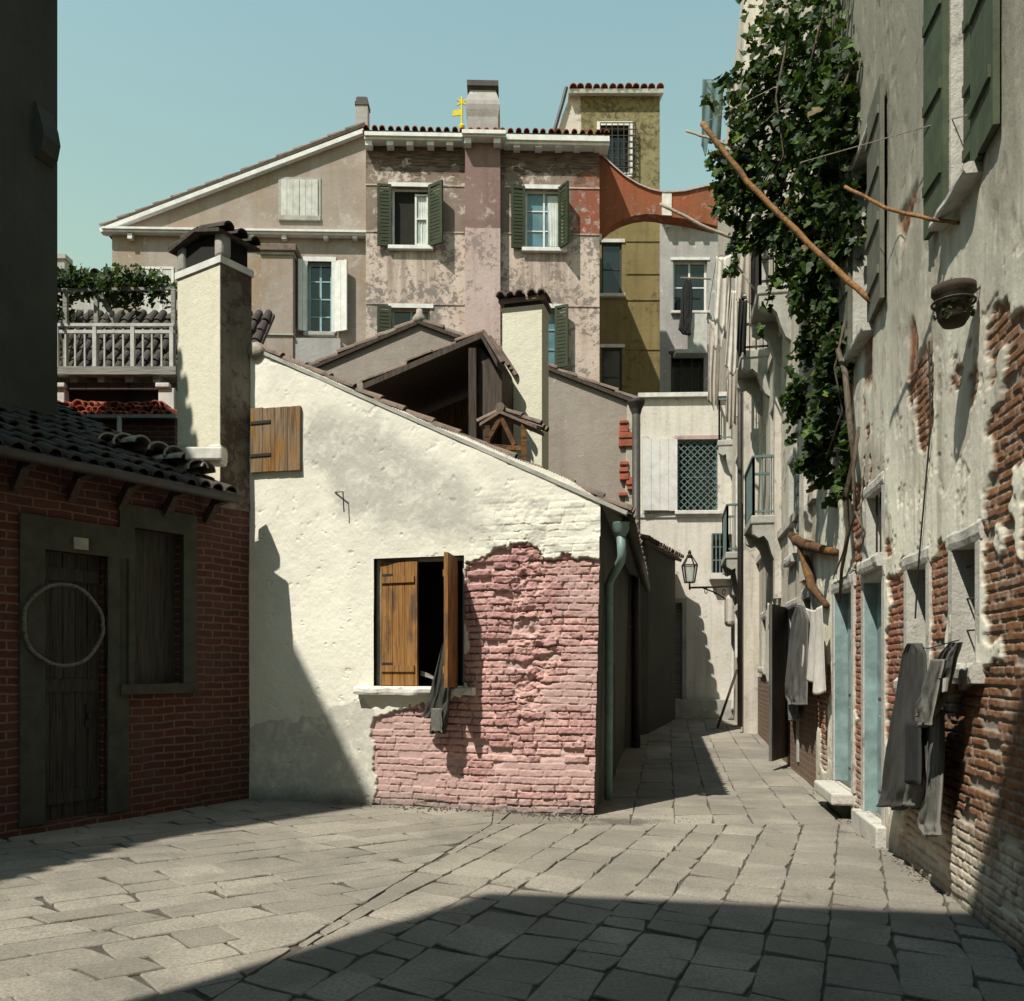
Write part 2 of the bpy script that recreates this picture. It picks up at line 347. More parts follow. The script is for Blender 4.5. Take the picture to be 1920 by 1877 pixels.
# ------------------------------------------------------------------ mesh builder
WORLD = {}
class MB:
    def __init__(s): s.v = []; s.f = []; s.uv = []; s.mi = []; s.cur = 0; s.cuts = []
    def next(s): s.cuts.append((len(s.v), len(s.f)))           # what follows is a piece of its own
    def split(s, name, mat, parent=None, **k):                # one object per piece
        c = [(0, 0)] + s.cuts + [(len(s.v), len(s.f))]; out = []
        for (v0, f0), (v1, f1) in zip(c[:-1], c[1:]):
            if f1 <= f0: continue
            m = MB(); m.v = s.v[v0:v1]; m.uv = s.uv[v0:v1]; m.f = [tuple(i - v0 for i in f) for f in s.f[f0:f1]]; m.mi = s.mi[f0:f1]
            out.append(m.build(name, mat, parent, **k))
        return out
    def vert(s, p, uv=(0, 0)): s.v.append(Vector(p)); s.uv.append(uv); return len(s.v) - 1
    def face(s, idx): s.f.append(tuple(idx)); s.mi.append(s.cur)
    def poly(s, pts): s.face([s.vert(p) for p in pts])
    def hexa(s, a, b):            # a: 4 pts, b: 4 pts
        i = [s.vert(p, (p[0] + p[1], p[2])) for p in list(a) + list(b)]
        for q in ((0, 1, 2, 3), (7, 6, 5, 4), (0, 4, 5, 1), (1, 5, 6, 2), (2, 6, 7, 3), (3, 7, 4, 0)): s.face([i[k] for k in q])
    def obox(s, o, a, b, c):
        o = Vector(o); a = Vector(a); b = Vector(b); c = Vector(c)
        s.hexa([o, o + a, o + a + b, o + b], [o + c, o + a + c, o + a + b + c, o + b + c])
    def fbox(s, fr, u0, u1, d0, d1, z0, z1):
        s.obox(fr.P(u0, d0, z0), fr.u * (u1 - u0), fr.n * (d1 - d0), UP * (z1 - z0))
    def beam(s, p, q, w, h, up=UP):
        p = Vector(p); q = Vector(q); d = (q - p).normalized(); sd = d.cross(Vector(up))
        if sd.length < 1e-4: sd = d.cross(Vector((1, 0, 0)))
        sd.normalize(); t = sd.cross(d).normalized()
        s.obox(p - sd * w / 2 - t * h / 2, q - p, sd * w, t * h)
    def prism(s, pts, ext):
        n = len(pts); a = [s.vert(p) for p in pts]; b = [s.vert(Vector(p) + Vector(ext)) for p in pts]
        s.face(a); s.face(b[::-1])
        for i in range(n): j = (i + 1) % n; s.face((a[i], b[i], b[j], a[j]))
    def fprism(s, fr, pxs, d0, d1, d=0.0):       # pixel outline on a frame, from depth d0 to d1
        pts = [fr.uz(x, y, d) for x, y in pxs]
        s.prism([fr.P(u, d0, z) for u, z in pts], fr.n * (d1 - d0))
    def tube(s, pts, r, n=8, cap=True):
        pts = [Vector(p) for p in pts]; rs = r if isinstance(r, (list, tuple)) else [r] * len(pts)
        rings = []; prev = None
        for i, p in enumerate(pts):
            d = (pts[min(i + 1, len(pts) - 1)] - pts[max(i - 1, 0)]).normalized()
            if prev is None: a = d.orthogonal().normalized()
            else: a = (prev - d * prev.dot(d)); a = a.normalized() if a.length > 1e-6 else d.orthogonal().normalized()
            prev = a; b = d.cross(a)
            rings.append([s.vert(p + (a * math.cos(2 * math.pi * k / n) + b * math.sin(2 * math.pi * k / n)) * rs[i]) for k in range(n)])
        for i in range(len(rings) - 1):
            for k in range(n): s.face((rings[i][k], rings[i][(k + 1) % n], rings[i + 1][(k + 1) % n], rings[i + 1][k]))
        if cap: s.face(rings[0][::-1]); s.face(rings[-1])
    def lathe(s, c, prof, n=20):                  # prof: (radius, z)
        rings = [[s.vert(Vector(c) + Vector((r * math.cos(2 * math.pi * k / n), r * math.sin(2 * math.pi * k / n), z))) for k in range(n)] for r, z in prof]
        for i in range(len(rings) - 1):
            for k in range(n): s.face((rings[i][k], rings[i][(k + 1) % n], rings[i + 1][(k + 1) % n], rings[i + 1][k]))
        s.face(rings[0][::-1]); s.face(rings[-1])
    def sqlathe(s, c, a, b, prof):                # square section: half-vectors a, b scaled by prof (k, z)
        rings = []
        for k, z in prof:
            rings.append([s.vert(Vector(c) + (Vector(a) * sx + Vector(b) * sy) * k + UP * z) for sx, sy in ((-1, -1), (1, -1), (1, 1), (-1, 1))])
        for i in range(len(rings) - 1):
            for k in range(4): s.face((rings[i][k], rings[i][(k + 1) % 4], rings[i + 1][(k + 1) % 4], rings[i + 1][k]))
        s.face(rings[0][::-1]); s.face(rings[-1])
    def build(s, name, mat, parent=None, smooth=False, bevel=0.0, solid=0.0):
        base = WORLD[parent.name] if parent is not None else Vector((0, 0, 0))
        me = bpy.data.meshes.new(name); me.from_pydata([p - base for p in s.v], [], s.f); me.update()
        for m in (mat if isinstance(mat, list) else [mat]): me.materials.append(MAT[m])
        me.polygons.foreach_set('material_index', s.mi)
        uvl = me.uv_layers.new(name="UVMap"); arr = np.array(s.uv, np.float32)
        li = np.empty(len(me.loops), np.int32); me.loops.foreach_get('vertex_index', li); uvl.data.foreach_set('uv', arr[li].ravel())
        bm = bmesh.new(); bm.from_mesh(me); bmesh.ops.recalc_face_normals(bm, faces=bm.faces[:]); bm.to_mesh(me); bm.free()
        if smooth: me.polygons.foreach_set('use_smooth', [True] * len(me.polygons))
        o = bpy.data.objects.new(name, me); COL.objects.link(o); WORLD[o.name] = base
        if parent is not None: o.parent = parent
        if bevel > 0:
            b = o.modifiers.new("bevel", 'BEVEL'); b.width = bevel; b.segments = 2; b.limit_method = 'ANGLE'
        if solid > 0:
            m = o.modifiers.new("solid", 'SOLIDIFY'); m.thickness = solid; m.offset = 0
        return o

def thing(name, label, cat, loc, group=None):
    o = bpy.data.objects.new(name, None); COL.objects.link(o); o.location = loc; o.empty_display_size = .2
    o['label'] = label; o['category'] = cat; o['kind'] = 'thing'
    if group: o['group'] = group
    WORLD[o.name] = Vector(loc); return o
def tag(o, label, cat, group=None):
    o['label'] = label; o['category'] = cat; o['kind'] = 'thing'
    if group: o['group'] = group
    return o
def single(mb, name, mat, label, cat, loc, group=None, **k):      # a thing that is one mesh
    s = thing("tmp", label, cat, loc); WORLD[s.name] = Vector(loc)
    o = mb.build(name, mat, s, **k); o.parent = None; o.location = loc
    bpy.data.objects.remove(s); tag(o, label, cat, group); return o
def structure(o): o['kind'] = 'structure'; return o

# ------------------------------------------------------------------ numpy noise and relief walls
def _hash(ix, iy, seed):
    h = (ix.astype(np.int64) * 374761393 + iy.astype(np.int64) * 668265263 + seed * 974711) & 0xffffffff
    h = ((h ^ (h >> 13)) * 1274126177) & 0xffffffff
    return ((h ^ (h >> 16)) & 0xffff) / 65535.0
def vnoise(x, y, seed=0):
    x = np.asarray(x, float); y = np.asarray(y, float)
    ix = np.floor(x).astype(np.int64); iy = np.floor(y).astype(np.int64); fx = x - ix; fy = y - iy
    fx = fx * fx * (3 - 2 * fx); fy = fy * fy * (3 - 2 * fy)
    a = _hash(ix, iy, seed); b = _hash(ix + 1, iy, seed); c = _hash(ix, iy + 1, seed); d = _hash(ix + 1, iy + 1, seed)
    return (a * (1 - fx) + b * fx) * (1 - fy) + (c * (1 - fx) + d * fx) * fy
def fbm(x, y, seed=0, o=4):
    s = 0; a = .5; t = 0
    for k in range(o): s = s + a * vnoise(x * 2 ** k, y * 2 ** k, seed + k * 17); t += a; a *= .5
    return s / t
def inpoly(U, Z, poly):
    r = np.zeros(U.shape, bool); n = len(poly)
    for i in range(n):
        x1, y1 = poly[i]; x2, y2 = poly[(i + 1) % n]
        if y1 == y2: continue
        c = ((y1 > Z) != (y2 > Z)) & (U < (x2 - x1) * (Z - y1) / (y2 - y1) + x1); r ^= c
    return r
def sstep(a, b, x):
    t = np.clip((x - a) / (b - a), 0, 1); return t * t * (3 - 2 * t)
def brickfield(U, Z, ch=.082, L=.25, seed=3, rough=1.0):
    """height, random per brick, mortar amount"""
    wz = Z + (fbm(U * 1.3, Z * 1.3, seed) - .5) * .045 * rough
    row = np.floor(wz / ch); fz = wz / ch - row
    off = _hash(row.astype(np.int64), row.astype(np.int64) * 0 + 5, seed) * .6
    wu = U / L + off + (fbm(U * 2.2, Z * 2.2, seed + 9) - .5) * .35 * rough
    bi = np.floor(wu); fu = wu - bi
    r = _hash(bi.astype(np.int64), row.astype(np.int64), seed + 21); r2 = _hash(bi.astype(np.int64), row.astype(np.int64), seed + 33)
    split = r2 > .62                                            # headers: half bricks
    fu2 = np.where(split, (fu * 2) % 1, fu); L2 = np.where(split, L / 2, L)
    e = np.minimum(np.minimum(fu2, 1 - fu2) * L2, np.minimum(fz, 1 - fz) * ch)
    e = e + (fbm(U * 19, Z * 19, seed + 41, 3) - .5) * .020 * rough
    hgt = sstep(.001, .0075, e)
    mort = 1 - sstep(.002, .009, e)
    r3 = _hash(bi.astype(np.int64) + np.where(split & (fu > .5), 7777, 0), row.astype(np.int64), seed + 55)
    prot = (r3 - .5) * .024 * rough
    worn = fbm(U * 6, Z * 6, seed + 61, 4)
    fine_ = fbm(U * 34, Z * 34, seed + 71, 3)
    h = hgt * (.022 + prot) + (worn - .5) * .019 * rough + (fine_ - .5) * .016 * rough - .02 - .012 * mort
    gone = (r > .955 - .02 * rough)
    h = np.where(gone, -.030 + (worn - .5) * .02, h); mort = np.where(gone, 1.0, mort)
    return h, r3, mort
def relief(name, fr, us, zs, height, keep, att, mat, parent):
    U, Z = np.meshgrid(us, zs); H = height; nz, nu = U.shape
    o = np.array(fr.o); u = np.array(fr.u); n = np.array(fr.n)
    co = o[None, None] + U[..., None] * u + H[..., None] * n + Z[..., None] * np.array([0, 0, 1.0])
    co = co.reshape(-1, 3) - np.array(WORLD[parent.name])
    idx = np.arange(nz * nu).reshape(nz, nu)
    q = np.stack([idx[:-1, :-1], idx[:-1, 1:], idx[1:, 1:], idx[1:, :-1]], -1)[keep]
    used, inv = np.unique(q.ravel(), return_inverse=True)
    co = co[used]; q = inv.reshape(-1, 4); at_ = att.reshape(-1, 4)[used]
    # wind so that normals face out
    a, b, c = co[q[0, 0]], co[q[0, 1]], co[q[0, 2]]
    if np.dot(np.cross(b - a, c - a), n) < 0: q = q[:, ::-1]
    me = bpy.data.meshes.new(name); me.vertices.add(len(co)); me.vertices.foreach_set('co', co.astype(np.float32).ravel())
    me.loops.add(q.size); me.loops.foreach_set('vertex_index', q.astype(np.int32).ravel())
    me.polygons.add(len(q)); me.polygons.foreach_set('loop_start', np.arange(0, q.size, 4, dtype=np.int32))
    me.polygons.foreach_set('loop_total', np.full(len(q), 4, np.int32)); me.update(calc_edges=True); me.validate()
    ca = me.color_attributes.new("relief", 'FLOAT_COLOR', 'POINT'); ca.data.foreach_set('color', at_.astype(np.float32).ravel())
    me.polygons.foreach_set('use_smooth', np.ones(len(q), bool)); me.materials.append(MAT[mat])
    ob = bpy.data.objects.new(name, me); COL.objects.link(ob); ob.parent = parent; WORLD[ob.name] = WORLD[parent.name]
    return ob

def tri_poly(outline, holes):
    vs = [Vector(p) for p in outline]; es = [(i, (i + 1) % len(outline)) for i in range(len(outline))]
    for h in holes:
        b = len(vs); vs += [Vector(p) for p in h]; es += [(b + i, b + (i + 1) % len(h)) for i in range(len(h))]
    v, e, f, *_ = delaunay_2d_cdt(vs, es, [], 0, 1e-6)
    pu = lambda c, poly: bool(inpoly(np.array([c[0]]), np.array([c[1]]), poly)[0])
    out = []
    for t in f:
        c = sum((v[i] for i in t), Vector((0, 0))) / len(t)
        if pu(c, outline) and not any(pu(c, h) for h in holes): out.append(t)
    return v, out
def wall_into(mb, fr, outline, holes=(), ext=None, reveal=.25, d=0.0, front=True, back=True, sides=True):
    holes = [list(h) for h in holes]
    if front:
        v, tri = tri_poly(outline, holes); ids = [mb.vert(fr.P(p[0], d, p[1]), (p[0], p[1])) for p in v]
        for t in tri: mb.face([ids[i] for i in t])
    for h in holes:
        if reveal <= 0: break
        for i in range(len(h)):
            a, b = h[i], h[(i + 1) % len(h)]
            q = [mb.vert(fr.P(a[0], d, a[1]), (a[0], a[1])), mb.vert(fr.P(b[0], d, b[1]), (b[0], b[1])),
                 mb.vert(fr.P(b[0], d - reveal, b[1]), (b[0] + reveal, b[1])), mb.vert(fr.P(a[0], d - reveal, a[1]), (a[0] + reveal, a[1]))]
            mb.face(q)
    if ext is not None and sides:
        ext = Vector(ext); L = ext.length; acc = 0
        for i in range(len(outline)):
            a, b = outline[i], outline[(i + 1) % len(outline)]
            A, B = fr.P(a[0], d, a[1]), fr.P(b[0], d, b[1])
            q = [mb.vert(A, (a[0], a[1])), mb.vert(B, (b[0], b[1])), mb.vert(B + ext, (b[0] + L, b[1])), mb.vert(A + ext, (a[0] + L, a[1]))]
            mb.face(q)
        if back:
            v, tri = tri_poly(outline, []); ids = [mb.vert(fr.P(p[0], d, p[1]) + ext, (p[0], p[1])) for p in v]
            for t in tri: mb.face([ids[i] for i in t])
def rect(u0, u1, z0, z1): return [(u0, z0), (u1, z0), (u1, z1), (u0, z1)]
def pxrect(fr, x0, y0, x1, y1, d=0.0):
    ux0, z1 = fr.uz(x0, y0, d); ux1, z0 = fr.uz(x1, y1, d); _, zb = fr.uz((x0 + x1) / 2, y1, d); _, zt = fr.uz((x0 + x1) / 2, y0, d)
    return (min(ux0, ux1), max(ux0, ux1), zb, zt)

# ------------------------------------------------------------------ roofs, windows, shutters, cloth
def tiles(mb, p0, eave, up, r=.085, step=.19, tl=.36, jit=.012, seg=6, skip=0.0):
    eave = Vector(eave); up = Vector(up); n = max(1, int(eave.length / step)); m = max(1, int(up.length / tl + .5))
    e = eave.normalized(); a = up.normalized(); nn = e.cross(a)
    if nn.z < 0: nn = -nn
    for i in range(n):
        for j in range(m):
            if random.random() < skip: continue
            c0 = Vector(p0) + e * ((i + .5) * eave.length / n + random.uniform(-jit, jit)) + a * (j * up.length / m - .03 + random.uniform(-jit, jit)) + nn * random.uniform(0, jit)
            yaw = e * random.uniform(-jit, jit) * 1.5
            ln = up.length / m * 1.12; ra, rb = r * random.uniform(.95, 1.05), r * .80
            rings = []
            for c, rr, t in ((c0 + nn * .02, ra, 0), (c0 + nn * .02, ra - .016, 0), (c0 + a * ln + yaw, rb, 1)):
                rings.append([mb.vert(c + (e * math.cos(math.pi * k / seg) + nn * math.sin(math.pi * k / seg)) * rr) for k in range(seg + 1)])
            for k in range(seg):
                mb.face((rings[0][k], rings[0][k + 1], rings[2][k + 1], rings[2][k]))
                mb.face((rings[0][k + 1], rings[0][k], rings[1][k], rings[1][k + 1]))
def roof_slope(parent, p0, eave, up, mat='tile', thick=.07, slabmat='wood_dark', name='roof', **k):
    mb = MB(); e = Vector(eave); u = Vector(up); nn = e.cross(u).normalized()
    if nn.z < 0: nn = -nn
    mb.cur = 1; mb.obox(Vector(p0) - nn * thick, e, u, nn * thick); mb.cur = 0
    tiles(mb, Vector(p0), e, u, **k)
    return mb.build(name, [mat, slabmat], parent, smooth=False)
def shutter_mb(fr, hu, hd, dirv, w, z0, z1, planks=3, th=.035, ledges=2, ledge=.018):
    """leaf hinged at (hu, hd); dirv = direction of the leaf in (u, d)"""
    mb = MB(); dv = (fr.u * dirv[0] + fr.n * dirv[1]).normalized(); nv = Vector((dv.y, -dv.x, 0))
    if nv.dot(fr.n) < -1e-3 or (abs(nv.dot(fr.n)) < 1e-3 and nv.dot(-fr.u) < 0): nv = -nv
    o = fr.P(hu, hd, z0); pw = w / planks
    for k in range(planks):
        mb.obox(o + dv * (k * pw + .003) + UP * random.uniform(-.006, .006), dv * (pw - .006), nv * th, UP * (z1 - z0 + random.uniform(-.008, .008)))
    for k in range(ledges):
        zz = z0 + (z1 - z0) * (.14 + .72 * k / max(1, ledges - 1)) - .04
        mb.obox(o + dv * .02 + nv * th + UP * (zz - z0), dv * (w - .05), nv * ledge, UP * .07)
    return mb
def louver_mb(fr, hu, hd, dirv, w, z0, z1, th=.04, n=14):
    mb = MB(); dv = (fr.u * dirv[0] + fr.n * dirv[1]).normalized(); nv = Vector((dv.y, -dv.x, 0))
    if nv.dot(fr.n) < 0: nv = -nv
    o = fr.P(hu, hd, z0); H = z1 - z0; s = min(.07, w * .18)
    mb.obox(o, dv * s, nv * th, UP * H); mb.obox(o + dv * (w - s), dv * s, nv * th, UP * H)
    for zz in (0, H / 2 - s / 2, H - s): mb.obox(o + dv * s + UP * zz, dv * (w - 2 * s), nv * th, UP * s)
    for k in range(n):
        zz = s + (H - 2 * s) * k / n
        mb.obox(o + dv * s + UP * zz + nv * .004, dv * (w - 2 * s), nv * (th * .8) + UP * -.02, UP * (H / n * .7))
    return mb
def window(parent, fr, r, frame='white_paint', pane='glass_dark', recess=.12, nx=2, ny=3, fw=.045, sill=None, lintel=None, d0=0.0, name='window', sw=.08):
    u0, u1, z0, z1 = r; mb = MB(); d = d0 - recess
    mb.fbox(fr, u0, u0 + fw, d, d + .05, z0, z1); mb.fbox(fr, u1 - fw, u1, d, d + .05, z0, z1)
    mb.fbox(fr, u0 + fw, u1 - fw, d, d + .05, z0, z0 + fw); mb.fbox(fr, u0 + fw, u1 - fw, d, d + .05, z1 - fw, z1)
    for k in range(1, nx): c = u0 + (u1 - u0) * k / nx; mb.fbox(fr, c - fw * .45, c + fw * .45, d + .002, d + .045, z0 + fw, z1 - fw)
    for k in range(1, ny): c = z0 + (z1 - z0) * k / ny; mb.fbox(fr, u0 + fw, u1 - fw, d + .004, d + .04, c - fw * .28, c + fw * .28)
    w = mb.build(name, frame, parent)
    p = MB(); p.fbox(fr, u0 + fw * .5, u1 - fw * .5, d + .01, d + .022, z0 + fw * .5, z1 - fw * .5); p.build('pane', pane, w)
    if sill: s = MB(); s.fbox(fr, u0 - sw, u1 + sw, d0 - .1, d0 + .1, z0 - .09, z0); s.build('sill', sill, w, bevel=.012)
    if lintel: s = MB(); s.fbox(fr, u0 - sw, u1 + sw, d0 - .02, d0 + .03, z1, z1 + .09); s.build('lintel', lintel, w)
    return w
def sheet(tl, tr, bl, br, out, amp=.03, nf=3.0, nu=26, nv=30, ragged=.03, seed=1, sag=.04):
    mb = MB(); tl, tr, bl, br = map(Vector, (tl, tr, bl, br)); out = Vector(out).normalized(); g = []
    for j in range(nv + 1):
        t = j / nv; row = []
        for i in range(nu + 1):
            s = i / nu; p = tl.lerp(tr, s).lerp(bl.lerp(br, s), t)
            p = p - UP * (sag * 4 * s * (1 - s) * (1 - t))
            ph = float(vnoise(np.array(s * 3.0 + seed), np.array(t * 1.4), seed)) * 4
            p = p + out * (amp * math.sin(2 * math.pi * nf * s + ph) * (.25 + .75 * t) + amp)
            if ragged: p = p - UP * (ragged * t * (float(vnoise(np.array(s * 5.0), np.array(seed * 1.0), seed + 5)) * 2 - 1))
            row.append(mb.vert(p))
        g.append(row)
    for j in range(nv):
        for i in range(nu): mb.face((g[j][i], g[j][i + 1], g[j + 1][i + 1], g[j + 1][i]))
    return mb
def drape(mb, fr, rows, d, amp=.03, nf=4.0, seed=1, nu=40, nv=44, jag=.012, back=.05):
    """a hanging garment: rows = (px left, px right, py) down the silhouette; a folded front skin closed to a flat back"""
    R = [(fr.at(a, y, d), fr.at(b, y, d)) for a, b, y in rows]; n = len(R) - 1; F_, K_ = [], []
    for j in range(nv + 1):
        t = j / nv * n; i = min(int(t), n - 1); f = t - i
        p, q = R[i][0].lerp(R[i + 1][0], f), R[i][1].lerp(R[i + 1][1], f); tt = j / nv; fr_, kr = [], []
        for k in range(nu + 1):
            s = k / nu; e = min(1.0, min(s, 1 - s) * 9) ** .5
            ph = float(vnoise(np.array(s * 2.2 + seed * 3.1), np.array(tt * 2.4), seed)) * 9
            w = math.sin(2 * math.pi * nf * s + ph) * .42 + math.sin(2 * math.pi * nf * 1.7 * s + ph * 2.3 + seed) * .18 + (float(vnoise(np.array(s * 6.0 + tt * 3), np.array(tt * 6.0), seed + 3)) - .5) * .9 + (float(vnoise(np.array(s * 17.0 + tt * 6), np.array(tt * 14.0), seed + 13)) - .5) * .45 + (.35 if tt > .965 else 0)
            jx = (float(vnoise(np.array(tt * 7.0), np.array(s + seed), seed + 7)) - .5) * jag
            c = p.lerp(q, s) + fr.u * jx
            if j == nv: c = c - UP * (float(vnoise(np.array(s * 6.0), np.array(float(seed)), 5)) - .5) * jag * 3
            fr_.append(mb.vert(c + fr.n * (e * (.012 + amp * (.35 + .65 * tt) * (1 + w))))); kr.append(mb.vert(c - fr.n * back * e * .4))
        F_.append(fr_); K_.append(kr)
    for j in range(nv):
        for k in range(nu):
            mb.face((F_[j][k], F_[j][k + 1], F_[j + 1][k + 1], F_[j + 1][k])); mb.face((K_[j][k + 1], K_[j][k], K_[j + 1][k], K_[j + 1][k + 1]))
        mb.face((F_[j][0], F_[j + 1][0], K_[j + 1][0], K_[j][0])); mb.face((F_[j + 1][nu], F_[j][nu], K_[j][nu], K_[j + 1][nu]))
    for k in range(nu): mb.face((F_[0][k + 1], F_[0][k], K_[0][k], K_[0][k + 1])); mb.face((F_[nv][k], F_[nv][k + 1], K_[nv][k + 1], K_[nv][k]))
def rough_box(mb, fr, u0, u1, d0, d1, z0, z1, amp=.012, st=.03, seed=1):
    """a worn stone bar: a box whose front, top and bottom are uneven"""
    n = max(2, int((u1 - u0) / st)); prof = [(d0, z0), (d1 - .01, z0), (d1, z0 + (z1 - z0) * .3), (d1, z0 + (z1 - z0) * .75), (d1 - .018, z1), (d0, z1)]; rings = []
    for i in range(n + 1):
        u = u0 + (u1 - u0) * i / n; ring = []
        for k, (d, z) in enumerate(prof):
            a = 0 if d == d0 else amp
            ring.append(mb.vert(fr.P(u, d + (float(vnoise(np.array(u * 14), np.array(k * .7), seed)) - .5) * 2 * a, z + (float(vnoise(np.array(u * 9), np.array(k * .4 + 50), seed)) - .5) * 1.4 * a)))
        rings.append(ring)
    m = len(prof)
    for i in range(n):
        for k in range(m): mb.face((rings[i][k], rings[i][(k + 1) % m], rings[i + 1][(k + 1) % m], rings[i + 1][k]))
    mb.face(rings[0]); mb.face(rings[-1][::-1])
def garment(mb, secs, nf=7, n=40, seed=1):
    """a hanging piece of clothing as one closed flattened tube: secs = (centre, half-width vector, half-depth vector, fold amount)"""
    rings = []
    for si, (c, a, b, am) in enumerate(secs):
        c = Vector(c); a = Vector(a); b = Vector(b); ring = []
        for k in range(n):
            th = 2 * math.pi * k / n; cs, sn = math.cos(th), math.sin(th)
            w = 1 + am * math.sin(nf * th + seed + .35 * si) + am * .6 * math.sin((nf * 2 + 1) * th + seed * 2.3 + .5 * si)
            ring.append(mb.vert(c + a * (math.copysign(abs(cs) ** .8, cs)) * (1 + am * .25 * math.sin(3 * th + seed)) + b * sn * w))
        rings.append(ring)
    for i in range(len(rings) - 1):
        for k in range(n): mb.face((rings[i][k], rings[i][(k + 1) % n], rings[i + 1][(k + 1) % n], rings[i + 1][k]))
    mb.face(rings[0][::-1]); mb.face(rings[-1])
def leaves(mb, clumps, size=.07, seed=5, droop=None):
    rg = random.Random(seed)
    for c, r, n in clumps:
        c = Vector(c)
        for _ in range(n):
            v = Vector((rg.gauss(0, 1), rg.gauss(0, 1), rg.gauss(0, 1)))
            v = v.normalized() * (rg.random() ** .45)
            p = c + Vector((v.x * r[0], v.y * r[1], v.z * r[2]))
            nrm = (Vector((-.5, -.7, .55)) + Vector((rg.gauss(0, .6), rg.gauss(0, .6), rg.gauss(0, .6)))).normalized()
            tip = (Vector((rg.gauss(0, .6), rg.gauss(0, .6), -.8))); tip = (tip - nrm * tip.dot(nrm)).normalized(); sd = nrm.cross(tip)
            s = size * rg.choice((.45, .6, .8, .9, 1.0, 1.2, 1.4)) * rg.uniform(.85, 1.1); fold = rg.uniform(.05, .35)
            P = lambda x, y, z=0.0: mb.vert(p + sd * x * s + tip * y * s + nrm * z * s)
            b = P(0, -.15); t = P(0, 1.05); m = P(0, .4, -fold * .4)
            l1 = P(-.42, -.22, fold * .5); l2 = P(-.62, .25, fold); l3 = P(-.34, .42, fold * .5); l4 = P(-.40, .74, fold)
            r1 = P(.42, -.22, fold * .5); r2 = P(.62, .25, fold); r3 = P(.34, .42, fold * .5); r4 = P(.40, .74, fold)
            for q in ((b, m, l2, l1), (m, l3, l2), (m, t, l4, l3), (b, r1, r2, m), (m, r2, r3), (m, r3, r4, t)): mb.face(q)

# ------------------------------------------------------------------ ground and paving
mb = MB()
ys = [-300, -20] + [9 + k for k in range(0, 18)] + [400]
for a, b in zip(ys[:-1], ys[1:]):
    mb.poly([(-300, a, grise(a) - .013), (300, a, grise(a) - .013), (300, b, grise(b) - .013), (-300, b, grise(b) - .013)])
structure(mb.build("ground", 'dirt'))

def clip(poly, zone):
    out = poly
    for i in range(len(zone)):
        a = Vector(zone[i]); b = Vector(zone[(i + 1) % len(zone)]); e = b - a; nn = Vector((-e.y, e.x)); res = []
        for k in range(len(out)):
            p, q = out[k], out[(k + 1) % len(out)]; dp, dq = (p - a).dot(nn), (q - a).dot(nn)
            if dp >= 0: res.append(p)
            if (dp >= 0) != (dq >= 0): res.append(p + (q - p) * (dp / (dp - dq)))
        out = res
        if len(out) < 3: return []
    return out
def slab(mb, poly, rg, joint):
    c = sum(poly, Vector((0, 0))) / len(poly)
    area = abs(sum(poly[i].x * poly[(i + 1) % len(poly)].y - poly[(i + 1) % len(poly)].x * poly[i].y for i in range(len(poly)))) / 2
    if area < .012: return
    pts = []
    for i in range(len(poly)):
        p, q = poly[i], poly[(i + 1) % len(poly)]; L = (q - p).length
        if L < .02: continue
        m = max(2, int(L / .075)); jf = rg.choice((.25, .5, 1.0, 1.0, 1.8)); nn = Vector((-(q - p).y, (q - p).x)).normalized()
        if nn.dot(c - p) < 0: nn = -nn
        for k in range(m):
            t = k / m; w = joint * jf * rg.uniform(.3, 1.6)
            b = p.lerp(q, t)
            if k == 0: b = b + (c - b).normalized() * joint * rg.uniform(.8, 3.0)
            pts.append(b + nn * w)
    if len(pts) < 4: return
    tx, ty, dz = rg.gauss(0, .005), rg.gauss(0, .005), rg.gauss(0, .0025)
    zf = lambda p: grise(p.y) + dz + tx * (p.x - c.x) + ty * (p.y - c.y)
    top = [mb.vert((c.x + (p.x - c.x) * (.972), c.y + (p.y - c.y) * (.972), zf(p) + rg.uniform(-.0012, .0012))) for p in pts]
    mid = [mb.vert((p.x, p.y, zf(p) - .007)) for p in pts]; low = [mb.vert((p.x, p.y, zf(p) - .045)) for p in pts]
    n = len(pts)
    mb.face(top)
    for i in range(n):
        j = (i + 1) % n; mb.face((mid[i], mid[j], top[j], top[i])); mb.face((low[i], low[j], mid[j], mid[i]))
mb = MB(); rg = random.Random(11)
def pave(zone, dx, dy, w0, w1, l0, l1, joint, skew=0.0):
    z = [Vector(p) for p in zone]
    if sum(z[i].x * z[(i + 1) % len(z)].y - z[(i + 1) % len(z)].x * z[i].y for i in range(len(z))) < 0: z = z[::-1]
    a = Vector((dx, dy)).normalized(); b = Vector((-a.y, a.x)); b = (b + a * skew).normalized()
    R = 16; c = sum(z, Vector((0, 0))) / len(z); s = -R
    while s < R:
        w = rg.uniform(w0, w1); t = -R + rg.uniform(0, .5)
        while t < R:
            L = rg.uniform(l0, l1); sk = rg.uniform(-.05, .05); s2 = rg.uniform(-.022, .022)
            q = [c + a * t + b * (s + s2), c + a * (t + L) + b * (s - s2), c + a * (t + L + sk) + b * (s + w), c + a * (t + sk) + b * (s + w)]
            q = clip(q, z)
            if len(q) >= 3: slab(mb, q, rg, joint)
            t += L
        s += w
B0, B1 = (-1.26 - .97 * 1.3, 4.2 - 3.54 * 1.3), (-.19, 8.15)
pave([B0, (7, B0[1]), (7, 8.15), B1], .40, 1, .25, .38, .18, .44, .005, .12)
pave([B0, B1, (-.19, 11), (-9, 11), (-9, B0[1])], .84, .54, .22, .36, .26, .60, .005, -.25)
pave([(-.19, 8.15), (7, 8.15), (8, 26), (-.19, 26)], .18125, 1, .34, .46, .45, .95, .004, -.18)
structure(mb.build("paving", 'paving'))

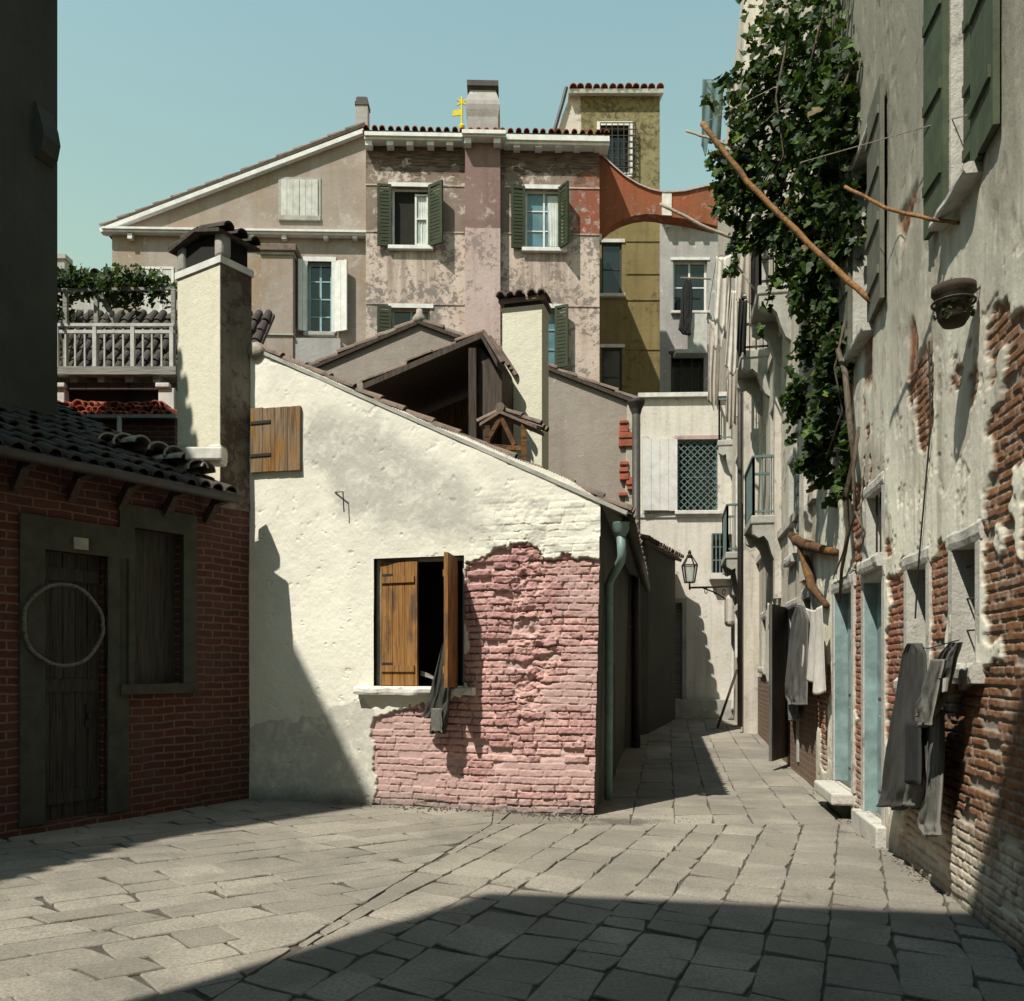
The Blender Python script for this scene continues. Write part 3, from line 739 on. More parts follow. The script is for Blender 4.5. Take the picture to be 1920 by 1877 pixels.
# ------------------------------------------------------------------ the white house in the middle of the court
NB = "mb"
white = thing("plastered_house", "low whitewashed house with exposed pink bricks in the middle of the court", "house", WW.P(-1.7, 0, 0))
top = [(470, 655), (500, 665), (560, 686), (651, 726), (706, 755), (760, 773), (822, 802), (877, 821), (924, 842), (975, 864), (1019, 879), (1070, 901), (1107, 926), (1127, 941)]
outl = [WW.uz(*p) for p in top]; ur = WW.uz(1113, 1532)[0]
outl = [(outl[0][0], -.12)] + outl + [(ur, -.12)]
uL = outl[0][0]; uR = max(p[0] for p in outl)
wr = pxrect(WW, 703, 1045, 872, 1287)
us = np.arange(uL, uR + .008, .0078); zs = np.concatenate([np.arange(-.1, 3.0, .0074), np.arange(3.0, max(p[1] for p in outl) + .02, .0125)])
U, Z = np.meshgrid(us, zs)
wu = U + (fbm(U * 5, Z * 5, 71) - .5) * .22 + (fbm(U * 22, Z * 22, 73) - .5) * .05
wz = Z + (fbm(U * 5 + 9, Z * 5, 75) - .5) * .20 + (fbm(U * 22, Z * 22, 77) - .5) * .05 + (fbm(U * 60, Z * 60, 79) - .5) * .02
bp = WW.uzs([(868, 1070), (885, 1058), (905, 1052), (925, 1040), (955, 1026), (990, 1012), (1012, 1018), (1030, 1048), (1050, 1050), (1062, 1044), (1085, 1054), (1145, 1052), (1150, 1640), (690, 1640), (700, 1470), (706, 1400), (700, 1345), (735, 1330), (800, 1322), (862, 1310), (880, 1290), (874, 1200)])
brick = inpoly(wu, wz, bp)
soft = np.zeros_like(U)
for k, (dx_, dz_) in enumerate(((0, 0), (.004, 0), (-.004, 0), (0, .004), (0, -.004))): soft += inpoly(wu + dx_, wz + dz_, bp)
soft /= 5
cu, cz_ = WW.uz(990, 1180)
crack = np.exp(-((U - cu - .10 * np.sin(Z * 5)) / .20) ** 2) * sstep(WW.uz(990, 1400)[1], WW.uz(990, 1300)[1], Z)
h1, rb, mo = brickfield(U + (fbm(U * 9, Z * 9, 5) - .5) * .08 * crack, Z + (fbm(U * 8, Z * 8, 8) - .5) * .09 * crack, .074, .26, 3, 1.0)
rub = (fbm(U * 12, Z * 14, 91, 4) - .5) * .11
h1 = h1 + crack * (rub - .012)
smear = sstep(.56, .66, fbm(U * 1.6, Z * 2.4, 97, 4) + .16 * sstep(.75, .35, Z) + .10 * sstep(cu + .45, cu + .75, U) - .25 * crack)
h1 = h1 * (1 - .62 * smear) + .004 * smear + (fbm(U * 30, Z * 30, 99, 3) - .5) * .006
pl = .026 + (fbm(U * 1.3, Z * 1.3, 61) - .5) * .030 + (fbm(U * 7, Z * 7, 63) - .5) * .0045 + (fbm(U * 26, Z * 26, 65, 3) - .5) * .0035
thin = sstep(WW.uz(865, 1000)[0], WW.uz(930, 1000)[0], U) * sstep(WW.uz(1000, 890)[1], WW.uz(1000, 960)[1], Z)
pl = pl + thin * h1 * .20
dent = sstep(.74, .80, fbm(U * 10, Z * 12, 67, 4)) * .006; pl -= dent
H = pl * (1 - soft) + h1 * soft
leftq = sstep(uL + .02, uL - .0, U) * 0
gp = WW.uzs([(578, 775), (620, 762), (720, 800), (800, 850), (885, 890), (905, 960), (880, 1005), (800, 1000), (700, 1005), (660, 960), (610, 900), (575, 860)])
wu2 = U + (fbm(U * 2.5, Z * 2.5, 81) - .5) * .5; wz2 = Z + (fbm(U * 2.5 + 5, Z * 2.5, 83) - .5) * .4
patch = np.zeros_like(U)
for k in range(9): patch += inpoly(wu2 + .09 * (k % 3 - 1), wz2 + .09 * (k // 3 - 1), gp) / 9
lowp = WW.uzs([(470, 1350), (640, 1330), (700, 1300), (720, 1640), (470, 1640)])
patch = np.clip(patch * 1.0 + .95 * inpoly(wu2, wz2, lowp) + thin * sstep(.5, .62, fbm(U * 5, Z * 10, 85)) * .9, 0, 1)
att = np.stack([soft, np.where(soft > .5, 0, patch), rb, np.clip(mo * .8 + smear * .5, 0, 1)], -1)
Uc = (U[:-1, :-1] + U[1:, 1:]) / 2; Zc = (Z[:-1, :-1] + Z[1:, 1:]) / 2
keep = inpoly(Uc, Zc, outl) & ~((Uc > wr[0]) & (Uc < wr[1]) & (Zc > wr[2]) & (Zc < wr[3]))
wallf = relief("wall", WW, us, zs, H, keep, att, 'white_plaster', white)
EXT = ALLEY * 7.83
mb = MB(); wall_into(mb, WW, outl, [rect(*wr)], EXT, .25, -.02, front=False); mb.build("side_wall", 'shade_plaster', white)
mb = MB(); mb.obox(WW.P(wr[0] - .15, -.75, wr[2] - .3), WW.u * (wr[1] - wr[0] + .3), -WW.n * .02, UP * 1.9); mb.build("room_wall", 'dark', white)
# roof, running down to the alley
ra, rb_ = WW.at(1127, 941) + UP * .02, WW.at(474, 655) + UP * .03
dr = (rb_ - ra); ra = ra - dr.normalized() * .30
roof_slope(white, ra - ALLEY * .035, ALLEY * 7.9, rb_ - ra, r=.062, step=.17, tl=.34, jit=.018, thick=.04, slabmat='stone_grey')
mb = MB(); c = WW.at(484, 660) - ALLEY * .05
mb.tube([c, c + ALLEY * .4, c + ALLEY * 7.9], [.10, .09, .09], 10); mb.build("ridge_tile", 'tile_pale', white, smooth=True)
# window with orange shutters
w = MB(); u0, u1, z0, z1 = wr
for a, b, c, d in ((u0, u0 + .045, z0, z1), (u1 - .045, u1, z0, z1), (u0 + .045, u1 - .045, z1 - .035, z1)): w.fbox(WW, a, b, -.14, -.05, c, d)
win = w.build("window", 'stone_grey', white, bevel=.004)
s = MB(); ub0 = WW.u_(673); ub1 = WW.u_(893)
mbs = s; n = 26; prev = None
rough_box(s, WW, ub0, ub1, -.06, .13, z0 - .088, z0 - .006, .016)   # a worn stone sill
s.build("sill", 'stone', win, smooth=False)
SW = WW.u_(782) - WW.u_(712)
sh = shutter_mb(WW, WW.u_(710) + .012, -.055, (1, .10), SW + .02, z0 + .01, z1 - .04, 3, .035)
shl = sh.build("shutter", 'wood_orange', white); shl['label'] = "half closed orange plank shutter"
h = MB()
for zz in (z1 - .20, z0 + .22): h.next(); h.fbox(WW, WW.u_(716), WW.u_(758), -.012, -.004, zz, zz + .035)
h.split("hinge", 'iron', shl)
hu = WW.u_(862); sh = shutter_mb(WW, hu - .02, .0, (.13, .99), .46, z0 - .005, z1 - .03, 3, .04)
shr = sh.build("shutter", 'wood_orange', white); shr['label'] = "orange plank shutter swung straight out from the wall"
h = MB()
for zz in (z1 - .22, z0 + .20): h.next(); h.obox(WW.P(hu - .03, .02, zz), WW.n * .36 + WW.u * .05, -WW.u * .010, UP * .04)
h.split("hinge", 'iron', shr)
# small high shutter
r = pxrect(WW, 476, 767, 569, 886)
sh = shutter_mb(WW, r[0], .035, (1, 0), r[1] - r[0], r[2], r[3], 4, .04, 0); hs = sh.build("shutter", 'wood_brown', white); hs['label'] = "small square brown shutter high on the wall"
h = MB()
for px, py in ((500, 795), (500, 856)): h.next(); uu, zz = WW.uz(px, py); h.fbox(WW, uu - .16, uu + .10, .076, .086, zz - .016, zz + .016)
h.split("hinge", 'iron', hs)
h = MB(); p = WW.at(628, 923, .03); h.tube([p, WW.at(643, 922, .10), WW.at(645, 960, .09)], .007, 6); h.build("iron_hook", 'iron', white)
# gutter, hopper and down-pipe at the alley corner
h = MB(); e = ra + UP * -.05; h.tube([e + Vector((.02, .1, -.02)), e + ALLEY * 7.6 + Vector((.02, 0, -.02))], .065, 10); h.build("gutter", 'gutter', white, smooth=True)
hc = at(1164, 992, 8.62); pr = [(.035, -.09), (.075, -.03), (.10, .055), (.102, .06), (.085, .062), (.03, -.03)]
h = MB(); h.lathe(hc, pr, 18); hp = h.build("downpipe", 'zinc', white, smooth=True)
h = MB(); h.tube([hc - UP * .06, at(1166, 1040, 8.62), at(1164, 1052, 8.66), at(1146, 1084, 9.1), at(1142, 1096, 9.2), at(1141, 1500, 9.2)], [.045, .045, .046, .045, .045, .045], 12); h.build("pipe", 'zinc', hp, smooth=True)
# wooden door in the shaded alley side
sd = Fr(.83, 8.57, .18125, 1)
h = MB(); h.fbox(sd, 2.2, 3.1, -.01, .03, .05, 2.1); h.build("alley_door", 'wood_door', white)

# second house of the row, jutting into the alley further on
side = thing("alley_house", "shaded low house closing in the alley behind the white house", "house", (3.2, 18.5, 0))
mb = MB(); pts = [(2.25, 16.35), (2.72, 17.0), (3.74, 19.55), (3.78, 20.05), (1.0, 20.05), (1.0, 16.5)]
for i in range(len(pts)):
    a, b = pts[i], pts[(i + 1) % len(pts)]
    mb.poly([(a[0], a[1], -.1), (b[0], b[1], -.1), (b[0], b[1], 4.0), (a[0], a[1], 4.0)])
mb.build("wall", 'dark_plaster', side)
rp0 = Vector((2.62, 16.7, 3.98)); rp1 = Vector((3.93, 19.7, 3.98))
roof_slope(side, rp0, rp1 - rp0, Vector((-1.9, .6, .7)), r=.08, tl=.4)

# ------------------------------------------------------------------ brick house on the left
HB = 3.36
brickh = thing("brick_house", "shaded low brick house with tiled eaves on the left", "house", LF.P(-2, 0, 0))
dr_ = pxrect(LF, 82, 1040, 200, 1540); dr_ = (dr_[0], dr_[1], .08, LF.uz(140, 1037)[1])
wn_ = pxrect(LF, 250, 996, 342, 1280); zt = LF.uz(296, 996)[1]; zb = LF.uz(296, 1282)[1]; wn_ = (wn_[0], wn_[1], zb, zt)
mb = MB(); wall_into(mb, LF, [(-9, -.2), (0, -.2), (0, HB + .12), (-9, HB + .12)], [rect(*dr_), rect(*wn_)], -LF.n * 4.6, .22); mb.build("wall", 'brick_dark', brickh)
def surround(mb, fr, r, w, d=.03, bottom=False, top=None):
    u0, u1, z0, z1 = r; tw = top or w
    mb.fbox(fr, u0 - w, u0, -.05, d, z0, z1); mb.fbox(fr, u1, u1 + w, -.05, d, z0, z1); mb.fbox(fr, u0 - w, u1 + w, -.05, d + .002, z1, z1 + tw)
    if bottom: mb.fbox(fr, u0 - w, u1 + w, -.05, d + .03, z0 - .1, z0)
mb = MB(); surround(mb, LF, dr_, .22, .025, False, .30)
mb.build("door_frame", 'stone_dim', brickh)
mb = MB(); surround(mb, LF, wn_, .16, .025, True, .22); wf = mb.build("window", 'stone_dim', brickh)
p = MB(); p.fbox(LF, wn_[0], wn_[1], -.17, -.13, wn_[2], wn_[3]); p.build("shutter", 'wood_door', wf)
mb = MB(); u0, u1, z0, z1 = dr_; n = 5
for k in range(n): mb.fbox(LF, u0 + (u1 - u0) * k / n + .003, u0 + (u1 - u0) * (k + 1) / n - .003, -.16, -.12, z0, z1)
for zz in (z0 + .2, (z0 + z1) / 2, z1 - .2): mb.fbox(LF, u0 + .02, u1 - .02, -.121, -.10, zz - .06, zz + .06)
dl = mb.build("door", 'wood_door', brickh)
m = MB(); m.lathe(LF.P(u1 - .12, -.085, 1.02), [(.02, -.03), (.028, 0), (.02, .03)], 10); m.fbox(LF, u1 - .15, u1 - .09, -.121, -.10, .92, 1.14); m.build("handle", 'iron', dl)
mb = MB(); r = pxrect(LF, 134, 1009, 161, 1031); mb.fbox(LF, *r[:2], .02, .045, *r[2:]); mb.build("plaque", 'stone_grey', brickh)
ue = LF.u_(440, .32)
roof_slope(brickh, LF.P(-9, .33, HB - .04), LF.u * (9 + ue), -LF.n * 4.3 + UP * 1.9, mat='tile_dark', r=.072, step=.17, tl=.36, jit=.022)
mb = MB()
for k in range(16):                                          # curved brackets under the eaves
    mb.next()
    uu = ue - .12 - k * .5
    mb.beam(LF.P(uu, 0, HB - .30), LF.P(uu, .17, HB - .10), .07, .09); mb.beam(LF.P(uu, .14, HB - .11), LF.P(uu, .33, HB - .09), .07, .07)
mb.split("eave_bracket", 'wood_dark', brickh)
mb = MB(); mb.tube([LF.P(-9, .36, HB - .05), LF.P(ue + .02, .36, HB - .07)], .05, 8); mb.build("gutter", 'gutter', brickh, smooth=True)
# big chimney at the corner
c0 = LF.at(412, 1250); c0.z = 0; cA = Vector((AX.x, AX.y, 0)); back = -LF.n * .74
zt = at(0, 493, c0.y).z; zb = HB
q = [c0 + LF.n * .004, cA + LF.n * .004, cA + back, c0 + back]
ch = MB(); 
def block(mb, q, z0, z1, grow=0.0, grow0=None):
    c = sum(q, Vector((0, 0, 0))) / 4; g0 = grow if grow0 is None else grow0
    f = lambda p, g, z: Vector((p.x, p.y, 0)) + (p - c).normalized() * g + UP * z
    mb.hexa([f(p, g0, z0) for p in q], [f(p, grow, z1) for p in q])
nz = 14
block(ch, q, zb - .1, zt)
chim = ch.build("chimney", 'chimney_plaster', brickh)
m = MB(); block(m, q, zt, zt + .075, .035); m.build("band", 'white_paint', chim)
m = MB(); zc = zt + .075
block(m, q, zc, zc + .27, -.04); m.build("flue", 'dark', chim)
m = MB()
e1 = (q[0] - q[3]).normalized(); e2 = (q[1] - q[0]).normalized(); L1 = (q[0] - q[3]).length; L2 = (q[1] - q[0]).length
for k in (.04, .93):                                         # the upright stones that carry the cap
    m.next()
    m.obox(q[3] + e1 * (L1 * k - .03) - e2 * .02 + UP * zc, e1 * .13, e2 * .14, UP * .27)
m.split("cap_support", 'stone_grey', chim, bevel=.03)
p0 = q[3] - e1 * .07 - e2 * .07 + UP * (zc + .27)
m = MB()
mid = p0 + e1 * (L1 + .14) * .52 + UP * .11
m.cur = 1
for pp in (p0, p0 + e1 * (L1 + .14)): m.obox(pp - UP * .045, mid - pp, e2 * (L2 + .14), UP * .04)
m.cur = 0
tiles(m, p0, e2 * (L2 + .14), mid - p0, r=.075, step=.16, tl=.3)
pe = p0 + e1 * (L1 + .14); tiles(m, pe, e2 * (L2 + .14), mid - pe, r=.075, step=.16, tl=.3)
m.build("tile_cap", ['tile_dark', 'wood_dark'], chim)
m = MB(); m.obox(q[0] + LF.n * .006 + UP * (HB - .1), (q[1] - q[0]) , LF.n * .006, UP * (zt - HB + .1)); m.build("side_face", 'side_rubble', chim)  # thin rough panel, darker than the shaft, over the chimney's right face
# rubble and loose tiles at the foot of the chimney: single pieces
k0 = 0
rr = random.Random(4)
proto = None
for i, (px, py, Y, s) in enumerate([(205, 828, 9.0, 1), (235, 830, 9.05, 1.1), (268, 836, 9.05, 1.1), (300, 846, 9.1, 1.1), (328, 852, 9.1, 1), (352, 866, 9.05, 1), (372, 878, 9.0, 1), (392, 880, 9.1, .9)]):
    p = at(px, py, Y)
    if proto is None:
        m = MB(); a = Vector((0, 0, 0)); rings = []
        for t, r0 in ((0, .115), (.46, .095)):
            rings.append([m.vert((r0 * math.cos(math.pi * k / 10), t, r0 * math.sin(math.pi * k / 10) * .9)) for k in range(11)])
            rings.append([m.vert(((r0 - .02) * math.cos(math.pi * k / 10), t, (r0 - .02) * math.sin(math.pi * k / 10) * .9)) for k in range(11)])
        for k in range(10):
            m.face((rings[0][k], rings[0][k + 1], rings[2][k + 1], rings[2][k])); m.face((rings[1][k + 1], rings[1][k], rings[3][k], rings[3][k + 1]))
            m.face((rings[0][k + 1], rings[0][k], rings[1][k], rings[1][k + 1])); m.face((rings[2][k], rings[2][k + 1], rings[3][k + 1], rings[3][k]))
        proto = m.build("roof_tile", 'tile_pale'); o = proto
    else: o = proto.copy(); COL.objects.link(o)
    o.location = p; o.scale = (s, s, s); o.rotation_euler = (rr.uniform(-.25, .1), rr.uniform(-.3, .3), math.radians(rr.uniform(20, 75)))
    tag(o, "loose pale curved roof tile lying on the brick house roof before the cream chimney", "roof tile", "loose roof tiles by the cream chimney")
for i, (px, py, Y, dx, dz, lab) in enumerate([(345, 862, 9.02, .40, .14, "pale stone slab set against the foot of the cream chimney"), (390, 868, 9.06, .14, .20, "small upright mortar block at the chimney foot by the shaded brick corner")]):
    p = at(px, py, Y); m = MB(); m.obox(p, Vector((dx, 0, 0)), Vector((0, .2, 0)), UP * dz)
    single(m, "stone_block", 'stone', lab, "stone block", p, bevel=.02)

# ------------------------------------------------------------------ tall house on the far left, and the house behind the camera whose shadow falls on the paving
tall = thing("tall_house", "tall dark house with a tiled eave at the left edge", "house", (-6.5, 5, 0))
HT = 9.2; cr = Vector((-5.13, 9.63, 0)); sdv = Vector((.31, 1, 0))
fp = [cr, cr - sdv * 14, cr - sdv * 14 + Vector((-6, 1.8, 0)), cr + Vector((-6, 1.8, 0))]
mb = MB()
for i in range(4):
    a, b = fp[i], fp[(i + 1) % 4]; mb.poly([a, b, b + UP * HT, a + UP * HT])
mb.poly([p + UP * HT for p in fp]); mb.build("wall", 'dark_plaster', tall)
nT = Vector((1, -.31, 0)).normalized()
roof_slope(tall, fp[1] + nT * .10 + UP * (HT - .02), fp[0] - fp[1] + sdv * .05, -nT * 3.2 + UP * 1.2, step=.22, tl=.45)
mb = MB(); tline = lambda y: cr + sdv * (y - cr.y)
mb.prism([tline(y) + UP * z for y, z in ((2.5, HT - .3), (2.5, 13.3), (2.7, 13.3), (4.0, 12.1), (7.1, HT + .05), (7.1, HT - .3))], Vector((-2.2, .6, 0))); mb.build("shadow_block", 'dark_plaster', tall); mb = MB()  # unseen roof block, added to cast the slanting shadow on the white wall
k0 = cr - sdv * .30
mb.prism([k0 + nT * a + UP * z for a, z in ((-.05, 7.72), (.03, 7.66), (.10, 7.45), (.13, 7.30), (.09, 7.14), (.02, 7.08), (-.05, 7.06))], sdv * .22); mb.build("stone_corbel", 'dark_plaster', tall)
rear = thing("rear_house", "tall house behind the viewpoint shading the front of the court", "house", (0, -3, 0))
c1 = Vector((-5.40, -.40, 0)); d1 = Vector((2.96, -.48, 0)).normalized(); n1 = Vector((d1.y, -d1.x, 0)); 
if n1.y > 0: n1 = -n1
fp = [c1, c1 + d1 * 14, c1 + d1 * 14 + n1 * 5, c1 + n1 * 5]; HR = 12.0
mb = MB()
for i in range(4):
    a, b = fp[i], fp[(i + 1) % 4]; mb.poly([a, b, b + UP * HR, a + UP * HR])
mb.poly([p + UP * HR for p in fp]); mb.build("wall", 'grey_plaster', rear)
mb = MB(); mb.obox(fp[0] + UP * (HR - .25) - n1 * .08, d1 * 14, -n1 * .02 + n1 * .09, UP * .25); mb.build("cornice", 'stone', rear)

# crumbs of mortar and dirt along the wall feet
mb = MB(); rg = random.Random(3)
def crumb(x, y, r):
    c = Vector((x, y, grise(y) + r * .2)); n = 5; a0 = rg.random() * 6
    low = [mb.vert(c + Vector((math.cos(a0 + k * 1.2566) * r * rg.uniform(.7, 1.2), math.sin(a0 + k * 1.2566) * r * rg.uniform(.7, 1.2), -r * .3))) for k in range(n)]
    top_ = [mb.vert(c + Vector((math.cos(a0 + k * 1.2566 + .4) * r * .55, math.sin(a0 + k * 1.2566 + .4) * r * .55, r * rg.uniform(.2, .6)))) for k in range(n)]
    mb.face(top_)
    for k in range(n): mb.face((low[k], low[(k + 1) % n], top_[(k + 1) % n], top_[k]))
for _ in range(420):
    t = rg.random(); p = WW.P(-2.7 + 2.75 * t ** .6, .02 + abs(rg.gauss(0, .10)), 0); crumb(p.x, p.y, rg.uniform(.004, .017))
for _ in range(330):
    p = Vector((.95 + rg.gauss(0, .35), 8.34 + rg.gauss(0, .12), 0)); crumb(p.x, p.y, rg.uniform(.003, .008))
for _ in range(330):
    p = RW.P(rg.uniform(6.0, 10.5), .02 + abs(rg.gauss(0, .05)), 0); crumb(p.x, p.y, rg.uniform(.004, .010))
o = mb.build("rubble_crumbs", 'dirt'); o['kind'] = 'stuff'

# ------------------------------------------------------------------ tall pink house across the back
bh = thing("pink_house", "tall mottled pink house with green shutters and white cornice at the back", "house", BH.P(.5, 0, 0))
wa = pxrect(BH, 735, 351, 806, 463); wb = pxrect(BH, 985, 355, 1056, 467); wc = pxrect(BH, 735, 578, 806, 690); wd = pxrect(BH, 985, 578, 1046, 690)
zs1 = BH.uz(900, 437)[1]; zs2 = BH.uz(900, 572)[1]; zs0 = BH.uz(900, 350)[1]; zr = BH.uz(900, 262)[1]
uA = BH.u_(686); uB = BH.u_(1124); g0 = -.2
holes = [rect(*wa), rect(*wb), rect(*wc), rect(*wd)]
def band(z0, z1): return [(uA, z0), (uB, z0), (uB, z1), (uA, z1)]
mb = MB(); ol = [(uA, g0), (uB, g0), (uB, zs1), (wb[1], zs1), (wb[1], wb[2]), (wb[0], wb[2]), (wb[0], zs1), (wa[1], zs1), (wa[1], wa[2]), (wa[0], wa[2]), (wa[0], zs1), (uA, zs1)]
wall_into(mb, BH, ol, [rect(*wc), rect(*wd)], None, .2)
for h in (wa, wb):
    for a, b in (((h[0], zs1), (h[0], h[2])), ((h[0], h[2]), (h[1], h[2])), ((h[1], h[2]), (h[1], zs1))):
        mb.face([mb.vert(BH.P(x[0], d, x[1])) for x, d in ((a, 0), (b, 0), (b, -.25), (a, -.25))])
mb.build("wall", 'house_low', bh)
mb = MB(); ol = [(uA, zs1), (wa[0], zs1), (wa[0], wa[3]), (wa[1], wa[3]), (wa[1], zs1), (wb[0], zs1), (wb[0], wb[3]), (wb[1], wb[3]), (wb[1], zs1), (uB, zs1), (uB, zr), (uA, zr)]
wall_into(mb, BH, ol, [], None, 0)
for h in (wa, wb):
    for a, b in (((h[0], zs1), (h[0], h[3])), ((h[0], h[3]), (h[1], h[3])), ((h[1], h[3]), (h[1], zs1))):
        mb.face([mb.vert(BH.P(x[0], d, x[1])) for x, d in ((a, 0), (b, 0), (b, -.25), (a, -.25))])
mb.build("upper_wall", 'house_top', bh)
mb = MB(); wall_into(mb, BH, band(zs1 - .6, zr), [], None, 0, -.45); mb.build("room_wall", 'dark', bh)
mb = MB(); wall_into(mb, BH, band(g0, zr), [], Vector((-.03, 1, 0)) * 6, 0, -.01, front=False); mb.build("side_wall", 'house_low', bh)
mb = MB()                                                      # painted string courses
for z, gaps in ((zs0, ()), (zs1, (wa, wb)), (zs2, ())):
    for a, b in ((uA, BH.u_(870)), (BH.u_(946), uB)):
        cuts_ = [a] + [x for g in gaps if a < g[0] < b for x in (g[0] - .1, g[1] + .1)] + [b]
        for i in range(0, len(cuts_), 2): mb.next(); mb.fbox(BH, cuts_[i], cuts_[i + 1], -.02, .016, z - .016, z + .016)
mb.split("string_course", 'pier_low', bh)
p0, p1 = BH.u_(872, .22), BH.u_(938, .22)
mb = MB(); mb.cur = 1; mb.fbox(BH, p0, p1, -.05, .22, g0, zs1); mb.cur = 0; mb.fbox(BH, p0, p1, -.05, .22, zs1, zr)
mb.build("chimney_breast", ['pier_top', 'pier_low'], bh)
mb = MB()
for a, b, z0, z1, dd in ((683, 872, 260, 253, .25), (683, 872, 253, 246, .30), (866, 949, 255, 249, .45), (866, 949, 249, 242, .50), (945, 1143, 269, 261, .25), (945, 1143, 261, 251, .30)):
    mb.fbox(BH, BH.u_(a, dd), BH.u_(b, dd), -.1, dd, BH.uz(a, z0, dd)[1], BH.uz(a, z1, dd)[1])
mb.build("cornice", 'white_paint', bh)
mb = MB()
for px in (691, 731, 768, 807, 843, 969, 1010, 1048, 1083, 1122): 
    mb.next(); c = BH.uz(px, 266 + (4 if px > 900 else 0), .21); mb.fbox(BH, c[0] - .075, c[0] + .075, -.05, .21, c[1] - .07, c[1] + .07)
for px in (877, 932): mb.next(); c = BH.uz(px, 262, .41); mb.fbox(BH, c[0] - .075, c[0] + .075, -.05, .41, c[1] - .07, c[1] + .07)
mb.split("dentil", 'white_paint', bh)
zt = BH.uz(800, 245)[1]
zt = BH.uz(683, 246, .30)[1]; e0 = BH.P(BH.u_(683), .29, zt + .035); roof_slope(bh, e0, BH.u * (BH.u_(1141) - BH.u_(683)), -BH.n * 3.6 + UP * .55, mat='tile_red', r=.065, step=.17, tl=.45, thick=.03)
# Venetian chimney with a flared body, and a smaller one at the left end
ch = MB(); cc = at(906, 245, 19.6); k = F / 19.6
ch.sqlathe(cc, Vector((1, .03, 0)) / k, Vector((0, 1, 0)) / k, [(28, -.5), (28, .10), (30.5, .25), (31.5, .36), (30.5, .46), (27.5, .58), (24, .70), (23, .74)]); cm = ch.build("chimney", 'grey_back', bh)
m = MB(); m.sqlathe(cc, Vector((1, .03, 0)) / k, Vector((0, 1, 0)) / k, [(23, .74), (26, .79), (29, .80), (29, .92)]); m.build("chimney_cap", 'gutter', cm)
ch = MB(); cs = at(680, 245, 20.2); k = F / 20.2
ch.sqlathe(cs, Vector((1, .03, 0)) / k, Vector((0, 1, 0)) / k, [(11, -.6), (11, .52)]); c2 = ch.build("small_chimney", 'grey_back', bh)
m = MB(); m.sqlathe(cs, Vector((1, .03, 0)) / k, Vector((0, 1, 0)) / k, [(12.5, .52), (12.5, .60), (10.5, .61), (10.5, .70), (8, .74)]); m.build("chimney_cap", 'gutter', c2)
# windows
def bwin(r, mats, lit=None): return window(bh, BH, r, recess=.14, **mats)
w1 = bwin(wa, dict(frame='white_paint', pane='dark', nx=1, ny=1, sill='white_paint', lintel='white_paint'))
m = MB(); r = pxrect(BH, 778, 365, 803, 460, -.08)
m.fbox(BH, r[0], r[0] + .04, -.10, -.06, r[2], r[3]); m.fbox(BH, r[1] - .04, r[1], -.10, -.06, r[2], r[3])
for t in (0, .5, .97): m.fbox(BH, r[0] + .04, r[1] - .04, -.10, -.065, r[2] + (r[3] - r[2]) * t, r[2] + (r[3] - r[2]) * t + .03)
m.build("casement", 'white_paint', w1)
m = sheet(BH.P(r[0] + .03, -.115, r[3]), BH.P(r[1] - .03, -.115, r[3]), BH.P(r[0] + .03, -.115, r[2]), BH.P(r[1] - .03, -.115, r[2]), BH.n, .012, 4, 24, 6, 0, 3, 0); m.build("curtain", 'curtain', w1, smooth=True)
w2 = bwin(wb, dict(frame='white_paint', pane='glass_blue', nx=2, ny=3, sill='white_paint', lintel='white_paint'))
m = sheet(BH.P(wb[0] + .5, -.10, wb[3] - .1), BH.P(wb[1] - .06, -.10, wb[3] - .1), BH.P(wb[0] + .52, -.10, wb[2] + .1), BH.P(wb[1] - .06, -.10, wb[2] + .1), BH.n, .008, 4, 20, 6, 0, 5, 0); m.build("curtain", 'curtain', w2, smooth=True)
w3 = bwin(wc, dict(frame='stone_grey', pane='glass_dark', nx=2, ny=2, lintel='white_paint'))
w4 = bwin(wd, dict(frame='blue_frame', pane='glass_blue', nx=2, ny=3, lintel='white_paint'))
def gsh(hpx, dirv, wpx, r, w, mat='green_paint'):
    m = louver_mb(BH, BH.u_(hpx), .03, dirv, wpx * 19 / F, r[2] - .02, r[3] + .02, .045, 16); return m.build("shutter", mat, w)
gsh(734, (-1, .10), 26, wa, w1); gsh(805, (.82, .57), 33, wa, w1)
gsh(984, (-1, .10), 26, wb, w2); gsh(1049, (.55, .83), 28, wb, w2)
gsh(734, (-1, .08), 26, wc, w3); gsh(1041, (.90, .42), 26, wd, w4)

# left wing with its raking roof
wing = thing("gabled_wing", "tan gabled wing with a long raking roof left of the pink house", "house", BL.P(-5, 0, 0))
wt = pxrect(BL, 577, 491, 622, 624); wl1 = pxrect(BL, 268, 505, 300, 590); wl2 = pxrect(BL, 305, 505, 322, 590)
ol = BL.uzs([(210, 700), (210, 437), (684, 246), (720, 246), (720, 700)]); ol[0] = (ol[0][0], -.2); ol[-1] = (ol[-1][0], -.2)
mb = MB(); wall_into(mb, BL, ol, [rect(*wt)], Vector((-.03, 1, 0)) * 5, .25); mb.build("wall", 'wing_plaster', wing)
mb = MB(); mb.fbox(BL, BL.u_(560), BL.u_(660), -.5, -.48, wt[2] - .3, wt[3] + .3); mb.build("room_wall", 'dark', wing)
mb = MB()
mb.fbox(BL, BL.u_(190, .16), BL.u_(709, .16), -.05, .16, BL.uz(400, 437, .16)[1], BL.uz(400, 431, .16)[1])
mb.fbox(BL, BL.u_(190, .2), BL.u_(709, .2), -.05, .20, BL.uz(400, 431, .2)[1], BL.uz(400, 427, .2)[1])
